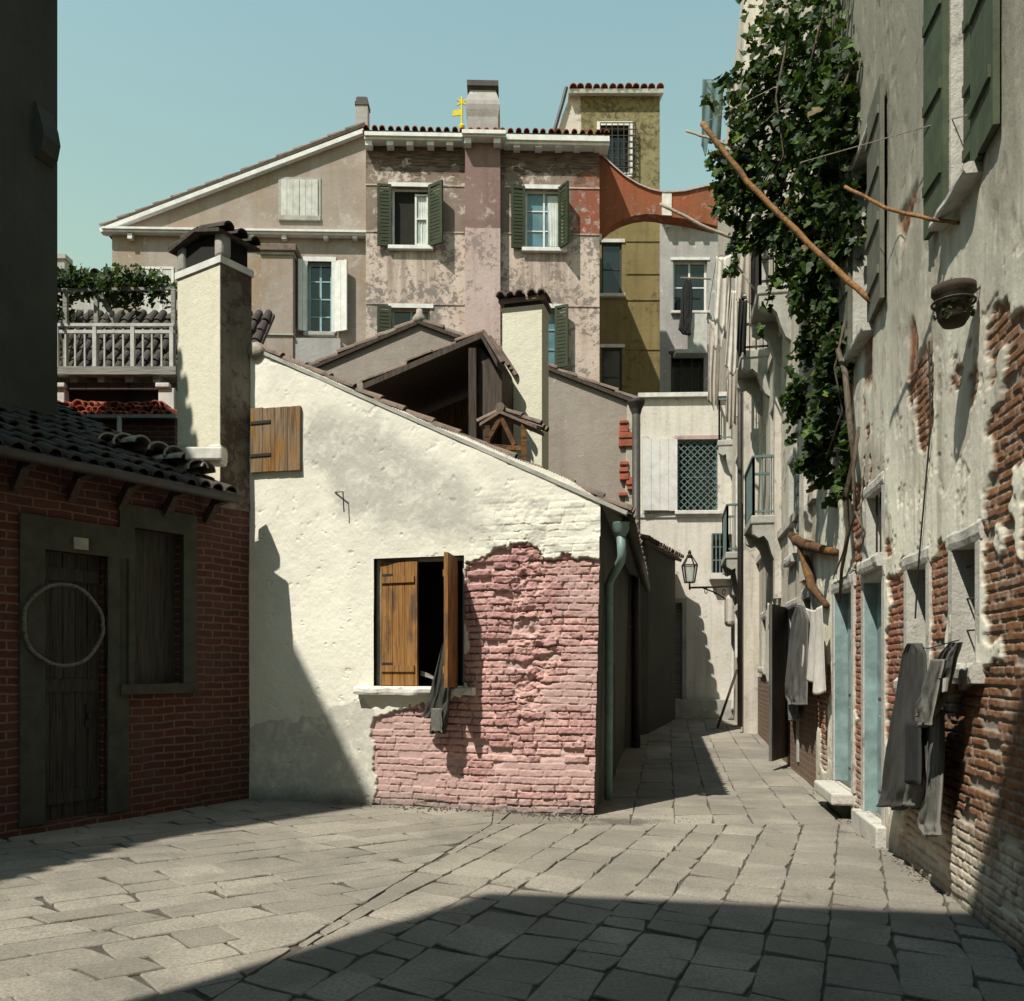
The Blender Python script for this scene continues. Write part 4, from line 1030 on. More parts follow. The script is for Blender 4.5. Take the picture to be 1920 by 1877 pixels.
for px in (243, 400, 472, 532, 610, 665, 700): mb.next(); c = BL.uz(px, 442, .14); mb.fbox(BL, c[0] - .05, c[0] + .05, -.03, .14, c[1] - .06, c[1] + .06)
mb.build("cornice", 'white_paint', wing)
a, b = BL.at(190, 437, .05), BL.at(684, 247, .05)
mb = MB(); mb.beam(a + UP * .02, b - UP * .01, .16, .09); mb.build("barge_board", 'white_paint', wing)
roof_slope(wing, a + UP * .15 + BL.n * .04, BL.n * -4.6, b - a + UP * .03, r=.085, step=.22, tl=.42, thick=.07)
r = pxrect(BL, 527, 338, 597, 406)
mb = MB(); surround(mb, BL, r, .055, .02, True); sw = mb.build("attic_window", 'stone_grey', wing)
for k in (0, 1):
    m = shutter_mb(BL, r[0] + (r[1] - r[0]) * .5 * k + .004, .01, (1, 0), (r[1] - r[0]) / 2 - .008, r[2], r[3], 3, .03, 0); m.build("shutter", 'white_rail', sw)
w5 = window(wing, BL, wt, 'blue_frame', 'glass_dark', .16, 2, 4, .05, 'stone_grey', None)
mb = MB(); surround(mb, BL, wt, .10, .03); mb.build("stone_surround", 'white_paint', w5)
m = shutter_mb(BL, wt[1] + .10, .05, (.9, .35), .30, wt[2], wt[3] - .02, 2, .04, 0); m.build("shutter", 'white_paint', w5)
m = shutter_mb(BL, wt[0] - .02, .05, (-.6, .35), .2, wt[2], wt[3] - .02, 2, .04, 0); m.build("shutter", 'white_paint', w5)
mb = MB(); mb.fbox(BL, BL.u_(556), BL.u_(643), -.02, .35, BL.uz(600, 690)[1], BL.uz(600, 634, .35)[1]); mb.build("window_box", 'grey_back', wing)
for r in (wl1, wl2):
    mb = MB(); surround(mb, BL, r, .05, .02); wl_ = mb.build("low_window", 'white_paint', wing); m = MB(); m.fbox(BL, r[0], r[1], -.02, .012, r[2], r[3]); m.build("shutter", 'white_rail', wl_)
# its outside chimney breast
q0, q1 = BL.u_(490, .4), BL.u_(549, .4); zc = BL.uz(520, 478, .4)[1]
mb = MB(); mb.fbox(BL, q0, q1, -.05, .40, -.2, zc); cb = mb.build("chimney_breast", 'wing_plaster', wing)
mb = MB(); mb.fbox(BL, q0 - .03, q1 + .03, -.05, .43, zc, zc + .06); mb.next(); mb.fbox(BL, q0 - .02, q1 + .02, -.05, .43, BL.uz(520, 629, .4)[1], BL.uz(520, 626, .4)[1]); mb.split("band", 'stone_grey', cb)
mb = MB(); mb.fbox(BL, q0 - .07, q1 + .09, -.1, .48, zc + .06, zc + .22); mb.build("chimney_cap", 'tile', cb, bevel=.02)

# ------------------------------------------------------------------ tower-like house behind
tw = thing("tower_house", "narrow ochre tower house with a barred window, half shaded under the red arch", "tower", TW.P(2.9, 0, 0))
r = pxrect(TW, 1126, 236, 1179, 326); r1 = pxrect(TW, 1128, 455, 1166, 552); r2 = pxrect(TW, 1128, 652, 1166, 760)
zm = TW.uz(1160, 412)[1]; uT0, uT1 = TW.u_(1090), TW.u_(1237); zT = TW.uz(1090, 178)[1]
ol = [(uT0, zm), (uT0, zT), (uT1, zT), (uT1, zm)]
mb = MB(); wall_into(mb, TW, ol, [rect(*r)], Vector((-.12, 1, 0)) * 4, .3); mb.build("wall", 'tower_paint', tw)
mb = MB(); wall_into(mb, TW, [(uT0, -.2), (uT1, -.2), (uT1, zm), (uT0, zm)], [rect(*r1), rect(*r2)], Vector((-.12, 1, 0)) * 4, .3); mb.build("lower_wall", 'yellow_paint', tw)
for q in (r1, r2): window(tw, TW, q, 'stone_dim', 'glass_dark', .1, 1, 2, .05, 'stone', 'stone')
mb = MB()
for py in (452, 513, 562, 655): mb.next(); z = TW.uz(1200, py)[1]; mb.fbox(TW, TW.u_(1174), uT1 - .01, -.02, .02, z - .02, z + .02)
mb.split("string_course", 'yellow_paint', tw)
mb = MB(); surround(mb, TW, r, .10, .03, True); tww = mb.build("window", 'white_paint', tw)
m = MB(); m.fbox(TW, r[0], r[1], -.28, -.25, r[2], r[3]); m.build("pane", 'glass_dark', tww)
m = MB(); a, b, c, d = r[0] - .02, r[1] + .16, r[2] - .1, r[3] - .02
for k in range(7): uu = a + (b - a) * k / 6; m.beam(TW.P(uu, .16, c), TW.P(uu, .16, d), .022, .022)
for k in range(9): zz = c + (d - c) * k / 8; m.beam(TW.P(a, .16, zz), TW.P(b, .16, zz), .02, .02); m.beam(TW.P(b, .16, zz), TW.P(b, 0, zz + .05), .02, .02)
m.build("grille", 'iron', tww)
zt = ol[1][1]; e0 = TW.P(ol[1][0] - .35, .22, zt + .02)
roof_slope(tw, e0, TW.u * (ol[2][0] - ol[1][0] + .42), Vector((0, 3, .7)), mat='tile_red', r=.10, step=.2, tl=.45, thick=.10, slabmat='white_rail')
[o for o in tw.children if o.name.startswith("roof")][0].data.materials[0] = MAT['tile_red']
mb = MB(); mb.fbox(TW, ol[1][0] - .30, ol[1][0] - .02, -4, 0, 0, zt - .9); mb.prism([TW.P(ol[1][0], -.02, zt), TW.P(ol[1][0] - .30, -.02, zt), TW.P(ol[1][0] - .72, -.02, zt - 1.1), TW.P(ol[1][0], -.02, zt - 1.1)], Vector((0, 3.5, 0))); mb.build("side_wing", 'farther_plaster', tw)
mb = MB(); mb.tube([TW.at(1062, 164, .1), TW.at(1056, 188, .1), TW.at(1038, 250, .1), TW.at(1034, 300, .1)], .05, 8); mb.build("downpipe", 'gutter', tw)

# arch spanning the alley at the back
arw = thing("red_arch", "red washed flying arch spanning the alley beside the pink house", "arch", AR.at(1230, 380))
topc = [(1112, 286), (1130, 293), (1150, 312), (1172, 331), (1196, 346), (1220, 356), (1242, 361), (1262, 361), (1285, 359), (1310, 353), (1345, 345)]
lowc = [(1345, 424), (1320, 418), (1295, 412), (1270, 408), (1250, 406), (1232, 402), (1212, 401), (1190, 404), (1168, 411), (1148, 422), (1134, 434), (1124, 446), (1112, 447)]
ol = AR.uzs(topc + lowc); mb = MB(); wall_into(mb, AR, ol, [], Vector((0, .35, 0)), 0); mb.build("arch_wall", 'red_paint', arw)
mb = MB()
for i in range(len(topc) - 1): mb.beam(AR.at(*topc[i], .02) + Vector((0, .19, .015)), AR.at(*topc[i + 1], .02) + Vector((0, .19, .015)), .42, .03)
mb.build("coping", 'pier_low', arw)
mb = MB(); mb.fprism(AR, [(1241, 362), (1259, 362), (1259, 405), (1241, 404)], -.02, .025); mb.build("stone_patch", 'stone', arw)
mb = MB(); mb.fprism(AR, [(1108, 441), (1128, 441), (1128, 452), (1108, 452)], -.05, .06); mb.build("springer", 'stone', arw)
# the grey house beyond
gb = thing("grey_house", "grey mottled house with laundry poles at the far end over the alley", "house", GB.P(5.5, 0, 0))
r1 = pxrect(GB, 1262, 488, 1326, 584); r2 = pxrect(GB, 1258, 664, 1320, 742)
ol = [(GB.u_(1200), 0), (GB.u_(1420), 0), GB.uz(1420, 408), GB.uz(1200, 408)]
mb = MB(); wall_into(mb, GB, ol, [rect(*r1), rect(*r2)], Vector((0, 5, 0)), .3); mb.build("wall", 'grey_back', gb)
wg = window(gb, GB, r1, 'white_paint', 'glass_dark', .2, 2, 2, .07, 'stone', 'white_paint'); window(gb, GB, r2, 'stone_dim', 'glass_dark', .2, 3, 1, .07, None, 'stone_dim')
mb = MB()
for px in (1256, 1287, 1315): c = GB.uz(px, 414, .3); mb.fbox(GB, c[0] - .09, c[0] + .09, -.05, .30, c[1] - .08, c[1] + .08)
mb.fbox(GB, GB.u_(1236), GB.u_(1420), -.05, .4, GB.uz(1300, 409)[1], GB.uz(1300, 402)[1]); mb.build("cornice", 'white_paint', gb)
m = MB(); r = pxrect(GB, 1290, 588, 1326, 655, .5); m.fbox(GB, r[0], r[1], .42, .5, r[2], r[3]); m.fbox(GB, r[0] - .4, r[1], 0, .52, r[2] - .12, r[2]); m.build("balcony", 'white_rail', gb)
m = MB(); m.tube([GB.at(1276, 521, .6), GB.at(1332, 523, .6)], .03, 6); single(m, "laundry_pole", 'pale_pole', "short thin pole across the barred dark window of the grey house", "pole", GB.at(1300, 522, .6))
m = MB(); drape(m, GB, [(1285, 1295, 524), (1277, 1299, 545), (1276, 1298, 590), (1272, 1294, 618), (1280, 1296, 628)], .6, .05, 3, 3)
single(m, "hanging_coat", 'cloth_black', "black garment hanging before the far grey house window", "garment", GB.at(1290, 575, .55), smooth=True)

# far roofs and chimney on the left, beyond the pergola
fh = thing("distant_house", "distant pale house behind the pergola leaves on the left", "house", (-14.5, 30, 0))
mb = MB(); p = at(20, 520, 30); q = at(214, 520, 30); mb.obox((p.x, 30, 0), (q.x - p.x, 0, 0), (0, 4, 0), (0, 0, p.z)); mb.build("wall", 'grey_back', fh)
roof_slope(fh, (p.x - .2, 29.8, p.z), (q.x - p.x + .3, 0, 0), (0, 2.2, .5), step=.4, tl=.8, r=.18)
mb = MB(); p = at(116, 520, 30.5); mb.sqlathe(p, (.2, 0, 0), (0, .2, 0), [(1, -.5), (1, .55), (1.3, .56), (1.3, .72)]); mb.build("chimney", 'grey_back', fh)

# ------------------------------------------------------------------ grey gable house behind the white one
gg = thing("grey_gable_house", "grey plastered gable house behind the white house roof", "house", GG.P(0, 0, 0))
pk = [(560, 697), (640, 661), (700, 632), (748, 610), (785, 600), (815, 606), (870, 628), (940, 657)]
ol = GG.uzs(pk); ol = [(ol[0][0], -.1)] + ol + [(ol[-1][0], -.1)]
mb = MB(); wall_into(mb, GG, ol, [], Vector((-.02, 1, 0)) * 4.5, 0); mb.build("wall", 'grey_plaster', gg)
a, b, c = GG.at(560, 696, .05), GG.at(785, 600, .05), GG.at(945, 660, .05)
roof_slope(gg, a, Vector((-.1, 4.6, 0)), b - a, r=.075, step=.2, tl=.36, jit=.022, thick=.05)
roof_slope(gg, c, Vector((-.1, 4.6, 0)), b - c, r=.075, step=.2, tl=.36, jit=.022, thick=.05)
m = MB(); m.lathe(b + Vector((0, .1, .0)), [(.10, -.03), (.11, .06), (.05, .14), (.045, .20)], 12); m.build("finial", 'tile_pale', gg, smooth=True)
# second gable further along
g2 = thing("rough_gable_house", "rough brown plastered house with broken red bricks along its right edge", "house", G2.P(0, 0, 0))
pk = [(1005, 683), (1060, 695), (1120, 722), (1188, 748)]
ol = G2.uzs(pk); ol = [(ol[0][0], 0)] + ol + [(G2.u_(1188), 0)]
mb = MB(); wall_into(mb, G2, ol, [], Vector((-.1, 1, 0)) * 3.5, 0); mb.build("wall", 'grey_plaster', g2)
a, c = G2.at(1000, 676, .06), G2.at(1192, 750, .06)
roof_slope(g2, c, Vector((-.1, 4, 0)), a - c, r=.075, step=.2, tl=.36, jit=.022, thick=.06)
m = MB(); m.fprism(G2, [(1176, 752), (1192, 752), (1192, 1010), (1170, 1010)], -.1, .022); m.build("plaster_strip", 'far_plaster', g2)
m = MB()
for y0, y1, x0, x1 in ((789, 795, 1161, 1178), (800, 812, 1161, 1178), (812, 823, 1160, 1191), (823, 838, 1160, 1192), (866, 873, 1162, 1178), (878, 886, 1161, 1178), (890, 901, 1162, 1179), (895, 910, 1174, 1190), (914, 919, 1176, 1192), (924, 931, 1160, 1176)):
    m.next(); r = pxrect(G2, x0, y0, x1, y1); m.fbox(G2, r[0], r[1], -.05, .05 + random.uniform(0, .03), r[2], r[3])
m.split("broken_brick", 'tile_red', g2, bevel=.01)
m = MB(); hc = G2.at(1193, 762, .06); m.lathe(hc, [(.06, -.2), (.10, -.05), (.15, .06), (.15, .10), (.10, .10)], 14); dp = m.build("downpipe", 'gutter', g2)
m = MB(); m.tube([hc - UP * .1, hc - UP * 7.2], .075, 10); m.build("pipe", 'gutter', dp, smooth=True)

# roof shelter on the white house roof: raking tiled slab on a post
SH = Fr(-.8, 9.95, 1, -.3)
rs = thing("roof_shelter", "dark open lean-to with a raking tiled roof on the white house roof", "shelter", SH.at(800, 760))
L0, PK, R0 = (680, 730), (902, 634), (932, 688)
dpt = -SH.n * 1.5
m = MB(); m.cur = 0
a, b, c = SH.at(*L0), SH.at(*PK), SH.at(*R0)
m.obox(a, b - a, dpt, UP * .07); m.obox(c, b - c + UP * .001, dpt, UP * .07); rf = m.build("roof", 'wood_dark', rs)
m = MB(); tiles(m, a + UP * .075 + SH.n * .02, dpt, b - a, r=.05, step=.15, tl=.33, jit=.02); tiles(m, c + UP * .075 + SH.n * .02, dpt, b - c, r=.05, step=.15, tl=.33, jit=.02); m.build("roof_tile", 'tile', rf)
m = MB(); m.beam(SH.at(886, 655, -.05), SH.at(886, 830, -.05), .09, .09); m.split("post", 'wood_dark', rs)
m = MB()
for k in range(9):
    x0, x1 = 690 + 22 * k, 690 + 22 * (k + 1); yt = 732 - 96 * (x0 + 11 - 680) / 222 + 8
    m.fprism(SH, [(x0, yt + 4), (x1, yt - 5), (x1, 860), (x0, 860)], -1.30, -1.26)
m.build("back_wall", 'wood_brown', rs)
m = MB(); m.fprism(SH, [(890, 640), (935, 690), (935, 860), (890, 860)], -1.2, -.12); m.build("side_wall", 'wood_dark', rs)
# cream chimney standing on the roof beside it
C2 = Fr(.1, 10.3, 1, -.25)
cc = thing("cream_chimney", "slim cream chimney with a dark tile cap above the white house roof", "chimney", C2.at(977, 870))
r = pxrect(C2, 942, 584, 1016, 900)
m = MB(); m.fbox(C2, r[0], r[1], -.40, 0, r[2], r[3]); m.build("shaft", 'chimney_plaster', cc)
m = MB(); m.hexa([C2.P(r[0], 0, r[3]), C2.P(r[1], 0, r[3]), C2.P(r[1], -.4, r[3]), C2.P(r[0], -.4, r[3])], [C2.P(r[0] - .03, .03, r[3] + .05), C2.P(r[1] + .03, .03, r[3] + .05), C2.P(r[1] + .03, -.43, r[3] + .05), C2.P(r[0] - .03, -.43, r[3] + .05)]); m.build("band", 'chimney_plaster', cc)
m = MB(); m.fbox(C2, r[0] + .02, r[1] - .02, -.38, -.02, r[3] + .05, r[3] + .15); m.build("flue", 'dark', cc)
m = MB(); z = r[3] + .14; tiles(m, C2.P(r[0] - .05, .06, z), C2.u * (r[1] - r[0] + .1), -C2.n * .52 + UP * .06, r=.06, step=.105, tl=.3, jit=.02); m.fbox(C2, r[0] - .04, r[1] + .04, -.44, .04, z - .02, z + .02); m.build("tile_cap", 'tile', cc)
# little tiled hood on legs in front of it
HD = Fr(.0, 9.55, 1, -.3)
hd = thing("chimney_hood", "small gabled tile hood on legs over the white house roof edge", "chimney hood", HD.at(950, 850))
m = MB(); a, b, c = HD.at(899, 792, .05), HD.at(937, 768, .05), HD.at(1006, 797, .05); dp_ = -HD.n * .34
m.obox(a - UP * .04, b - a, dp_, UP * .035); m.obox(c - UP * .04, b - c, dp_, UP * .035)
tiles(m, a, dp_, b - a, r=.05, step=.11, tl=.25, jit=.015); tiles(m, c, dp_, b - c, r=.05, step=.11, tl=.25, jit=.015)
m.tube([b + UP * .03, b + dp_ + UP * .03], .055, 8); m.build("roof", 'tile', hd)
m = MB()
for px in (914, 982): 
    for dd in (.0, -.28): m.next(); m.beam(HD.at(px, 790, dd), HD.at(px, 880, dd), .06, .06)
m.split("leg", 'rust_wood', hd); m = MB()
m.beam(HD.at(940, 782), HD.at(910, 835), .05, .05); m.beam(HD.at(940, 782), HD.at(965, 835), .05, .05); m.beam(HD.at(902, 836), HD.at(985, 842), .05, .05); m.build("brace", 'rust_wood', hd)

# ------------------------------------------------------------------ end house across the alley
eh = thing("end_house", "chalky white house with a latticed window closing the end of the alley", "house", EH.P(0, 0, .6))
r1 = pxrect(EH, 1271, 824, 1346, 958); r2 = pxrect(EH, 1262, 1130, 1279, 1292); 
ol = [(EH.u_(1150), 0), (EH.u_(1430), 0), (EH.u_(1430), EH.uz(1340, 745)[1]), (EH.u_(1200), EH.uz(1200, 745)[1]), (EH.u_(1150), EH.uz(1200, 745)[1])]
r2 = (r2[0], r2[1], .735, EH.uz(1270, 1130)[1])
mb = MB(); wall_into(mb, EH, ol, [rect(*r1), rect(*r2)], Vector((-.05, 1, 0)) * .5, .3, back=True); mb.build("wall", 'end_plaster', eh)
mb = MB(); mb.fbox(EH, EH.u_(1196), EH.u_(1380), -.15, .10, ol[2][1], ol[2][1] + .10); mb.build("coping", 'stone', eh)
we = window(eh, EH, r1, 'teal_paint', 'glass_dark', .26, 1, 2, .05, 'stone', 'pier_low')
m = MB(); W, Hh = r1[1] - r1[0], r1[3] - r1[2]; n = 6; s = W / n * 1.0
for k in range(-16, 16):
    for sg in (1, -1):
        pts = []
        for t in (-20, 20):
            pass
        # clip the diagonal to the opening
        u_a, z_a, u_b, z_b = k * s, 0.0, k * s + sg * Hh, Hh
        t0, t1 = 0.0, 1.0; du = u_b - u_a
        lo, hi = sorted(((0 - u_a) / du, (W - u_a) / du)); t0, t1 = max(t0, lo), min(t1, hi)
        if t1 - t0 > .02: m.beam(EH.P(r1[0] + u_a + du * t0, -.05, r1[2] + Hh * t0), EH.P(r1[0] + u_a + du * t1, -.05, r1[2] + Hh * t1), .022, .022)
m.build("lattice", 'teal_paint', we)
m = shutter_mb(EH, EH.u_(1269), .04, (-1, .05), .82, r1[2], r1[3], 4, .04, 0); m.build("shutter", 'white_paint', eh)
m = MB(); z = EH.uz(1280, 966)[1]; m.fbox(EH, EH.u_(1196), EH.u_(1360), -.02, .03, z - .05, z + .03); m.next(); m.fbox(EH, EH.u_(1204), EH.u_(1216), -.02, .02, z + .05, ol[2][1] - .9); m.split("string_course", 'white_rail', eh)
m = MB(); m.fbox(EH, r2[0], r2[1], -.2, -.16, r2[2], r2[3]); m.build("door", 'wood_grey', eh)
m = MB(); surround(m, EH, r2, .1, .03); m.build("door_frame", 'stone_grey', eh)
r3 = pxrect(EH, 1334, 1002, 1354, 1076)
m = MB(); m.fbox(EH, r3[0], r3[1] + .3, -.02, .012, r3[2], r3[3]); wl3 = m.build("low_window", 'dark', eh)
m = MB()
for k in range(5): uu = r3[0] + (r3[1] - r3[0] + .1) * k / 4; m.beam(EH.P(uu, .10, r3[2]), EH.P(uu, .10, r3[3]), .025, .025)
for k in range(4): zz = r3[2] + (r3[3] - r3[2]) * k / 3; m.beam(EH.P(r3[0], .10, zz), EH.P(r3[1] + .1, .10, zz), .025, .025)
m.build("grille", 'teal_paint', wl3)
m = MB(); m.fbox(EH, r3[0] - .06, r3[1] + .3, 0, .25, r3[2] - .14, r3[2]); m.build("sill", 'stone', wl3)
m = MB(); m.obox(EH.P(EH.u_(1258), 0, .3), EH.u * 2.5, EH.n * .45, UP * .43); m.build("step", 'stone_grey', eh)

# ------------------------------------------------------------------ right side of the alley: near plastered house
nh = thing("streaked_house", "near house with streaked cream plaster falling off its bricks on the right", "house", RW.P(7, 0, 0))
def ry(px): return 2936.0 / (px - 1250.0)                     # depth of the right wall at a picture column
W1 = pxrect(RW, 1790, 1036, 1836, 1243); W1 = (W1[0], W1[1], 1.52, 2.25)
W2 = (RW.u_(1742), RW.u_(1704), 1.42, 2.24)
D1 = (RW.u_(1659), RW.u_(1623), .17, 2.275)
T1 = (RW.u_(1658), RW.u_(1628), 2.46, 3.04)
D2 = (RW.u_(1601), RW.u_(1567), .27, 2.30)
S1 = (RW.u_(1637), RW.u_(1602), 4.53, 6.36)
S2 = (RW.u_(1836), RW.u_(1786), 4.42, 6.7)
HN = 14.6; uN0, uN1 = 3.55, 10.55
us = np.arange(uN0, uN1 + .02, .0155)
zs = np.concatenate([np.arange(-.15, 3.7, .0090), np.arange(3.7, 10.0, .03), np.arange(10.0, HN + .1, .2)])
U, Z = np.meshgrid(us, zs)
wu = U + (fbm(U * 3, Z * 3, 171) - .5) * .45 + (fbm(U * 16, Z * 14, 173) - .5) * .08
wz = Z + (fbm(U * 3 + 9, Z * 3, 175) - .5) * .34 + (fbm(U * 16, Z * 14, 177) - .5) * .08
def zone(a, b, z0, z1): return (wu > a) & (wu < b) & (wz > z0) & (wz < z1)
B = zone(3.0, W2[1] + .12, -1, 1.46) | zone(W1[1] + .05, W2[0] - .05, 1.2, 2.30) | zone(W2[1] + .06, D1[0] - .10, .35, 2.22)
B |= zone(D1[1] + .07, D2[0] - .02, -.2, 3.25) | (zone(3.0, W1[0] - .16, -1, 3.4) & ((fbm(U * 2, Z * 1.6, 185, 5) > .47) | (Z < 1.5)))
B |= zone(D2[1] + .35, 10.8, .3, 1.55) & (fbm(U * 2.5, Z * 2, 181) > .42)
B |= (fbm(U * 1.4, Z * .9, 183, 5) > .70) & (Z > 2.4) & (Z < 5.0)
soft = B.astype(float)
for ax, n in ((0, 1), (1, 1)):
    soft = (soft * 2 + np.roll(soft, 1, ax) + np.roll(soft, -1, ax)) / 4
h1, rb, mo = brickfield(U, Z, .060, .23, 13, .75)
low = sstep(.75, .25, Z + (fbm(U * 3, Z * 3, 191) - .5) * .5)
pl = .018 + (fbm(U * 1.1, Z * .7, 161) - .5) * .022 + (fbm(U * 7, Z * 2.5, 163) - .5) * .007 + (fbm(U * 30, Z * 18, 165, 3) - .5) * .004
chip = sstep(.68, .72, fbm(U * 9, Z * 6, 167, 4)) * .007 + sstep(.62, .65, fbm(U * 2.2, Z * 1.0, 169, 5)) * sstep(2.2, 2.6, Z) * .006
pl = pl - chip
H = pl * (1 - soft) + h1 * .50 * soft
red = np.clip(zone(D1[1] - .2, D2[0] + .2, -1, 4) * .9 + zone(W2[1], D1[0], -1, 3) * .75 + zone(W1[1], W2[0], 1.3, 3) * .6 + zone(D2[1], 11, 0, 2) * .5, 0, 1)
gr = np.clip(sstep(.54, .68, fbm(U * 1.5, Z * .7, 187, 5)) + .8 * low + .55 * chip / .008, 0, 1)
att = np.stack([soft * (1 - .55 * low), np.where(soft > .5, red, gr), rb, np.clip(mo * .9, 0, 1)], -1)
Uc = (U[:-1, :-1] + U[1:, 1:]) / 2; Zc = (Z[:-1, :-1] + Z[1:, 1:]) / 2
keep = np.ones(Uc.shape, bool)
for r in (W1, W2, D1, T1, D2, S1, S2): keep &= ~((Uc > r[0]) & (Uc < r[1]) & (Zc > r[2]) & (Zc < r[3]))
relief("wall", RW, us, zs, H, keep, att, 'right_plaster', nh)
mb = MB(); box = [(uN0, -.2), (uN1, -.2), (uN1, HN), (uN0, HN)]
wall_into(mb, RW, box, [rect(*r) for r in (W1, W2, D1, T1, D2, S1, S2)], -RW.n * 5, .30, -.03, front=False)
mb.build("side_wall", 'shade_plaster', nh)
mb = MB(); wall_into(mb, RW, [(-6, -.2), (uN0 + .02, -.2), (uN0 + .02, HN), (-6, HN)], [], -RW.n * 5, 0, .004); mb.build("front_wall", 'far_plaster', nh)
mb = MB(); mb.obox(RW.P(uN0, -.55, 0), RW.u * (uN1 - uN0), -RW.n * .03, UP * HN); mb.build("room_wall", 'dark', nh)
roof_slope(nh, RW.P(-6, .45, HN), RW.u * 16.6, -RW.n * 3 + UP * 1.1, step=.25, tl=.5, name="roof")
def frame(parent, r, name, mat='jamb', w=.07, d=.022, foot=False, top=.11, rv=.24):
    mb = MB(); u0, u1, z0, z1 = r
    mb.fbox(RW, u0 - w, u0 + .012, -rv, d, z0, z1); mb.fbox(RW, u1 - .012, u1 + w, -rv, d, z0, z1); rough_box(mb, RW, u0 - w - .02, u1 + w + .02, -rv, d + .010, z1 - .01, z1 + top, .006)
    if foot: rough_box(mb, RW, u0 - w - .03, u1 + w + .03, -rv, d + .065, z0 - .12, z0 - .002, .010)
    return mb.build(name, mat, parent)
f1 = frame(nh, W1, "window", 'jamb', .065, .02, True); m = MB(); m.fbox(RW, W1[0], W1[1], -.30, -.27, W1[2], W1[3]); m.build("pane", 'dark', f1)
m = MB()
for k in range(3): m.next(); m.tube([RW.P(W1[0], -.08, W1[2] + .2 + .2 * k), RW.P(W1[1], -.07, W1[2] + .2 + .2 * k + .01)], .006, 6)
m.next(); m.tube([RW.P(W1[0] + .2 + .05 * math.cos(t * .45), -.06, W1[2] + .3 + .05 * math.sin(t * .45)) for t in range(13)], .005, 5); m.split("wire", 'iron', f1)
f2 = frame(nh, W2, "window", 'jamb', .065, .02, True); m = MB(); m.fbox(RW, W2[0], W2[1], -.30, -.27, W2[2], W2[3]); m.build("pane", 'dark', f2)
f3 = frame(nh, D1, "door", 'jamb', .08, .025, False, .15); m = MB(); m.fbox(RW, D1[0], D1[1], -.14, -.10, D1[2], D1[3])
for a, b, c, e in ((.08, .92, .10, .42), (.08, .92, .50, .90)): m.fbox(RW, D1[0] + (D1[1] - D1[0]) * a, D1[0] + (D1[1] - D1[0]) * b, -.10, -.088, D1[2] + 2.1 * c, D1[2] + 2.1 * e)
m.fbox(RW, D1[1] - .022, D1[1] - .013, -.12, .012, D1[2], D1[3] - .02); m.build("leaf", 'blue_door', f3)
m = MB(); m.fbox(RW, D1[0] - .12, D1[1] + .14, -.1, .10, -.1, D1[2]); m.build("threshold", 'jamb', f3, bevel=.015)
f4 = frame(nh, T1, "window", 'jamb', .06, .02, True); m = MB(); m.fbox(RW, T1[0], T1[1], -.20, -.17, T1[2], T1[3]); m.build("pane", 'white_paint', f4)
m = MB()
for k in range(1, 4): m.next(); m.tube([RW.P(T1[0] + (T1[1] - T1[0]) * k / 4, -.04, T1[2]), RW.P(T1[0] + (T1[1] - T1[0]) * k / 4, -.04, T1[3])], .009, 6)
m.split("bar", 'iron', f4)
f5 = frame(nh, D2, "door", 'jamb', .08, .025, False, .14); m = MB(); m.fbox(RW, D2[0], D2[1], -.16, -.12, D2[2], D2[3])
for a, b, c, e in ((.08, .92, .08, .40), (.08, .92, .47, .92)): m.fbox(RW, D2[0] + (D2[1] - D2[0]) * a, D2[0] + (D2[1] - D2[0]) * b, -.12, -.108, D2[2] + 2.0 * c, D2[2] + 2.0 * e)
m.fbox(RW, D2[1] - .022, D2[1] - .013, -.12, .012, D2[2], D2[3] - .02); m.build("leaf", 'blue_door', f5)
m = MB(); m.fbox(RW, D2[0] - .05, D2[1] + .05, -.1, .22, .14, .26); m.build("step", 'jamb', f5, bevel=.02)
m = MB(); m.fbox(RW, D2[0] + .08, D2[1] - .08, -.1, .10, -.1, .14); m.build("step_foot", 'stone_dim', f5)
# upper windows with faded green shutters folded back flat on the wall
for S, nm in ((S1, 'grey_shutter'), (S2, 'green_pale')):
    f = frame(nh, S, "window", 'jamb', .05, .015, False, .07); m = MB(); m.fbox(RW, S[0], S[1], -.30, -.27, S[2], S[3]); m.build("pane", 'dark', f)
    m = MB(); rough_box(m, RW, S[0] - .10, S[1] + .10, -.1, .115, S[2] - .07, S[2] - .005, .006); m.build("sill", 'jamb', f)
    wn2 = .60 if S is S1 else .42
    m = shutter_mb(RW, S[0] - .015, .02, (-1, .05), wn2, S[2], S[3], 3, .035, 4); m.build("shutter", nm, f)
    m = shutter_mb(RW, S[1] + .015, .02, (1, .05), .36, S[2], S[3], 2, .035, 4); m.build("shutter", nm, f)
m = shutter_mb(RW, S2[0] + .02, -.10, (1, .02), S2[1] - S2[0] - .04, S2[2], S2[3], 4, .035, 5); m.build("inner_shutter", 'green_pale', nh)
# masonry dripstones and shelf that throw the long raking shadows
m = MB(); m.tube([RW.at(1742, 640, .03), RW.at(1745, 800, .03), RW.at(1722, 1060, .035), RW.at(1716, 1160, .03)], .006, 6); m.build("cable", 'iron', nh)

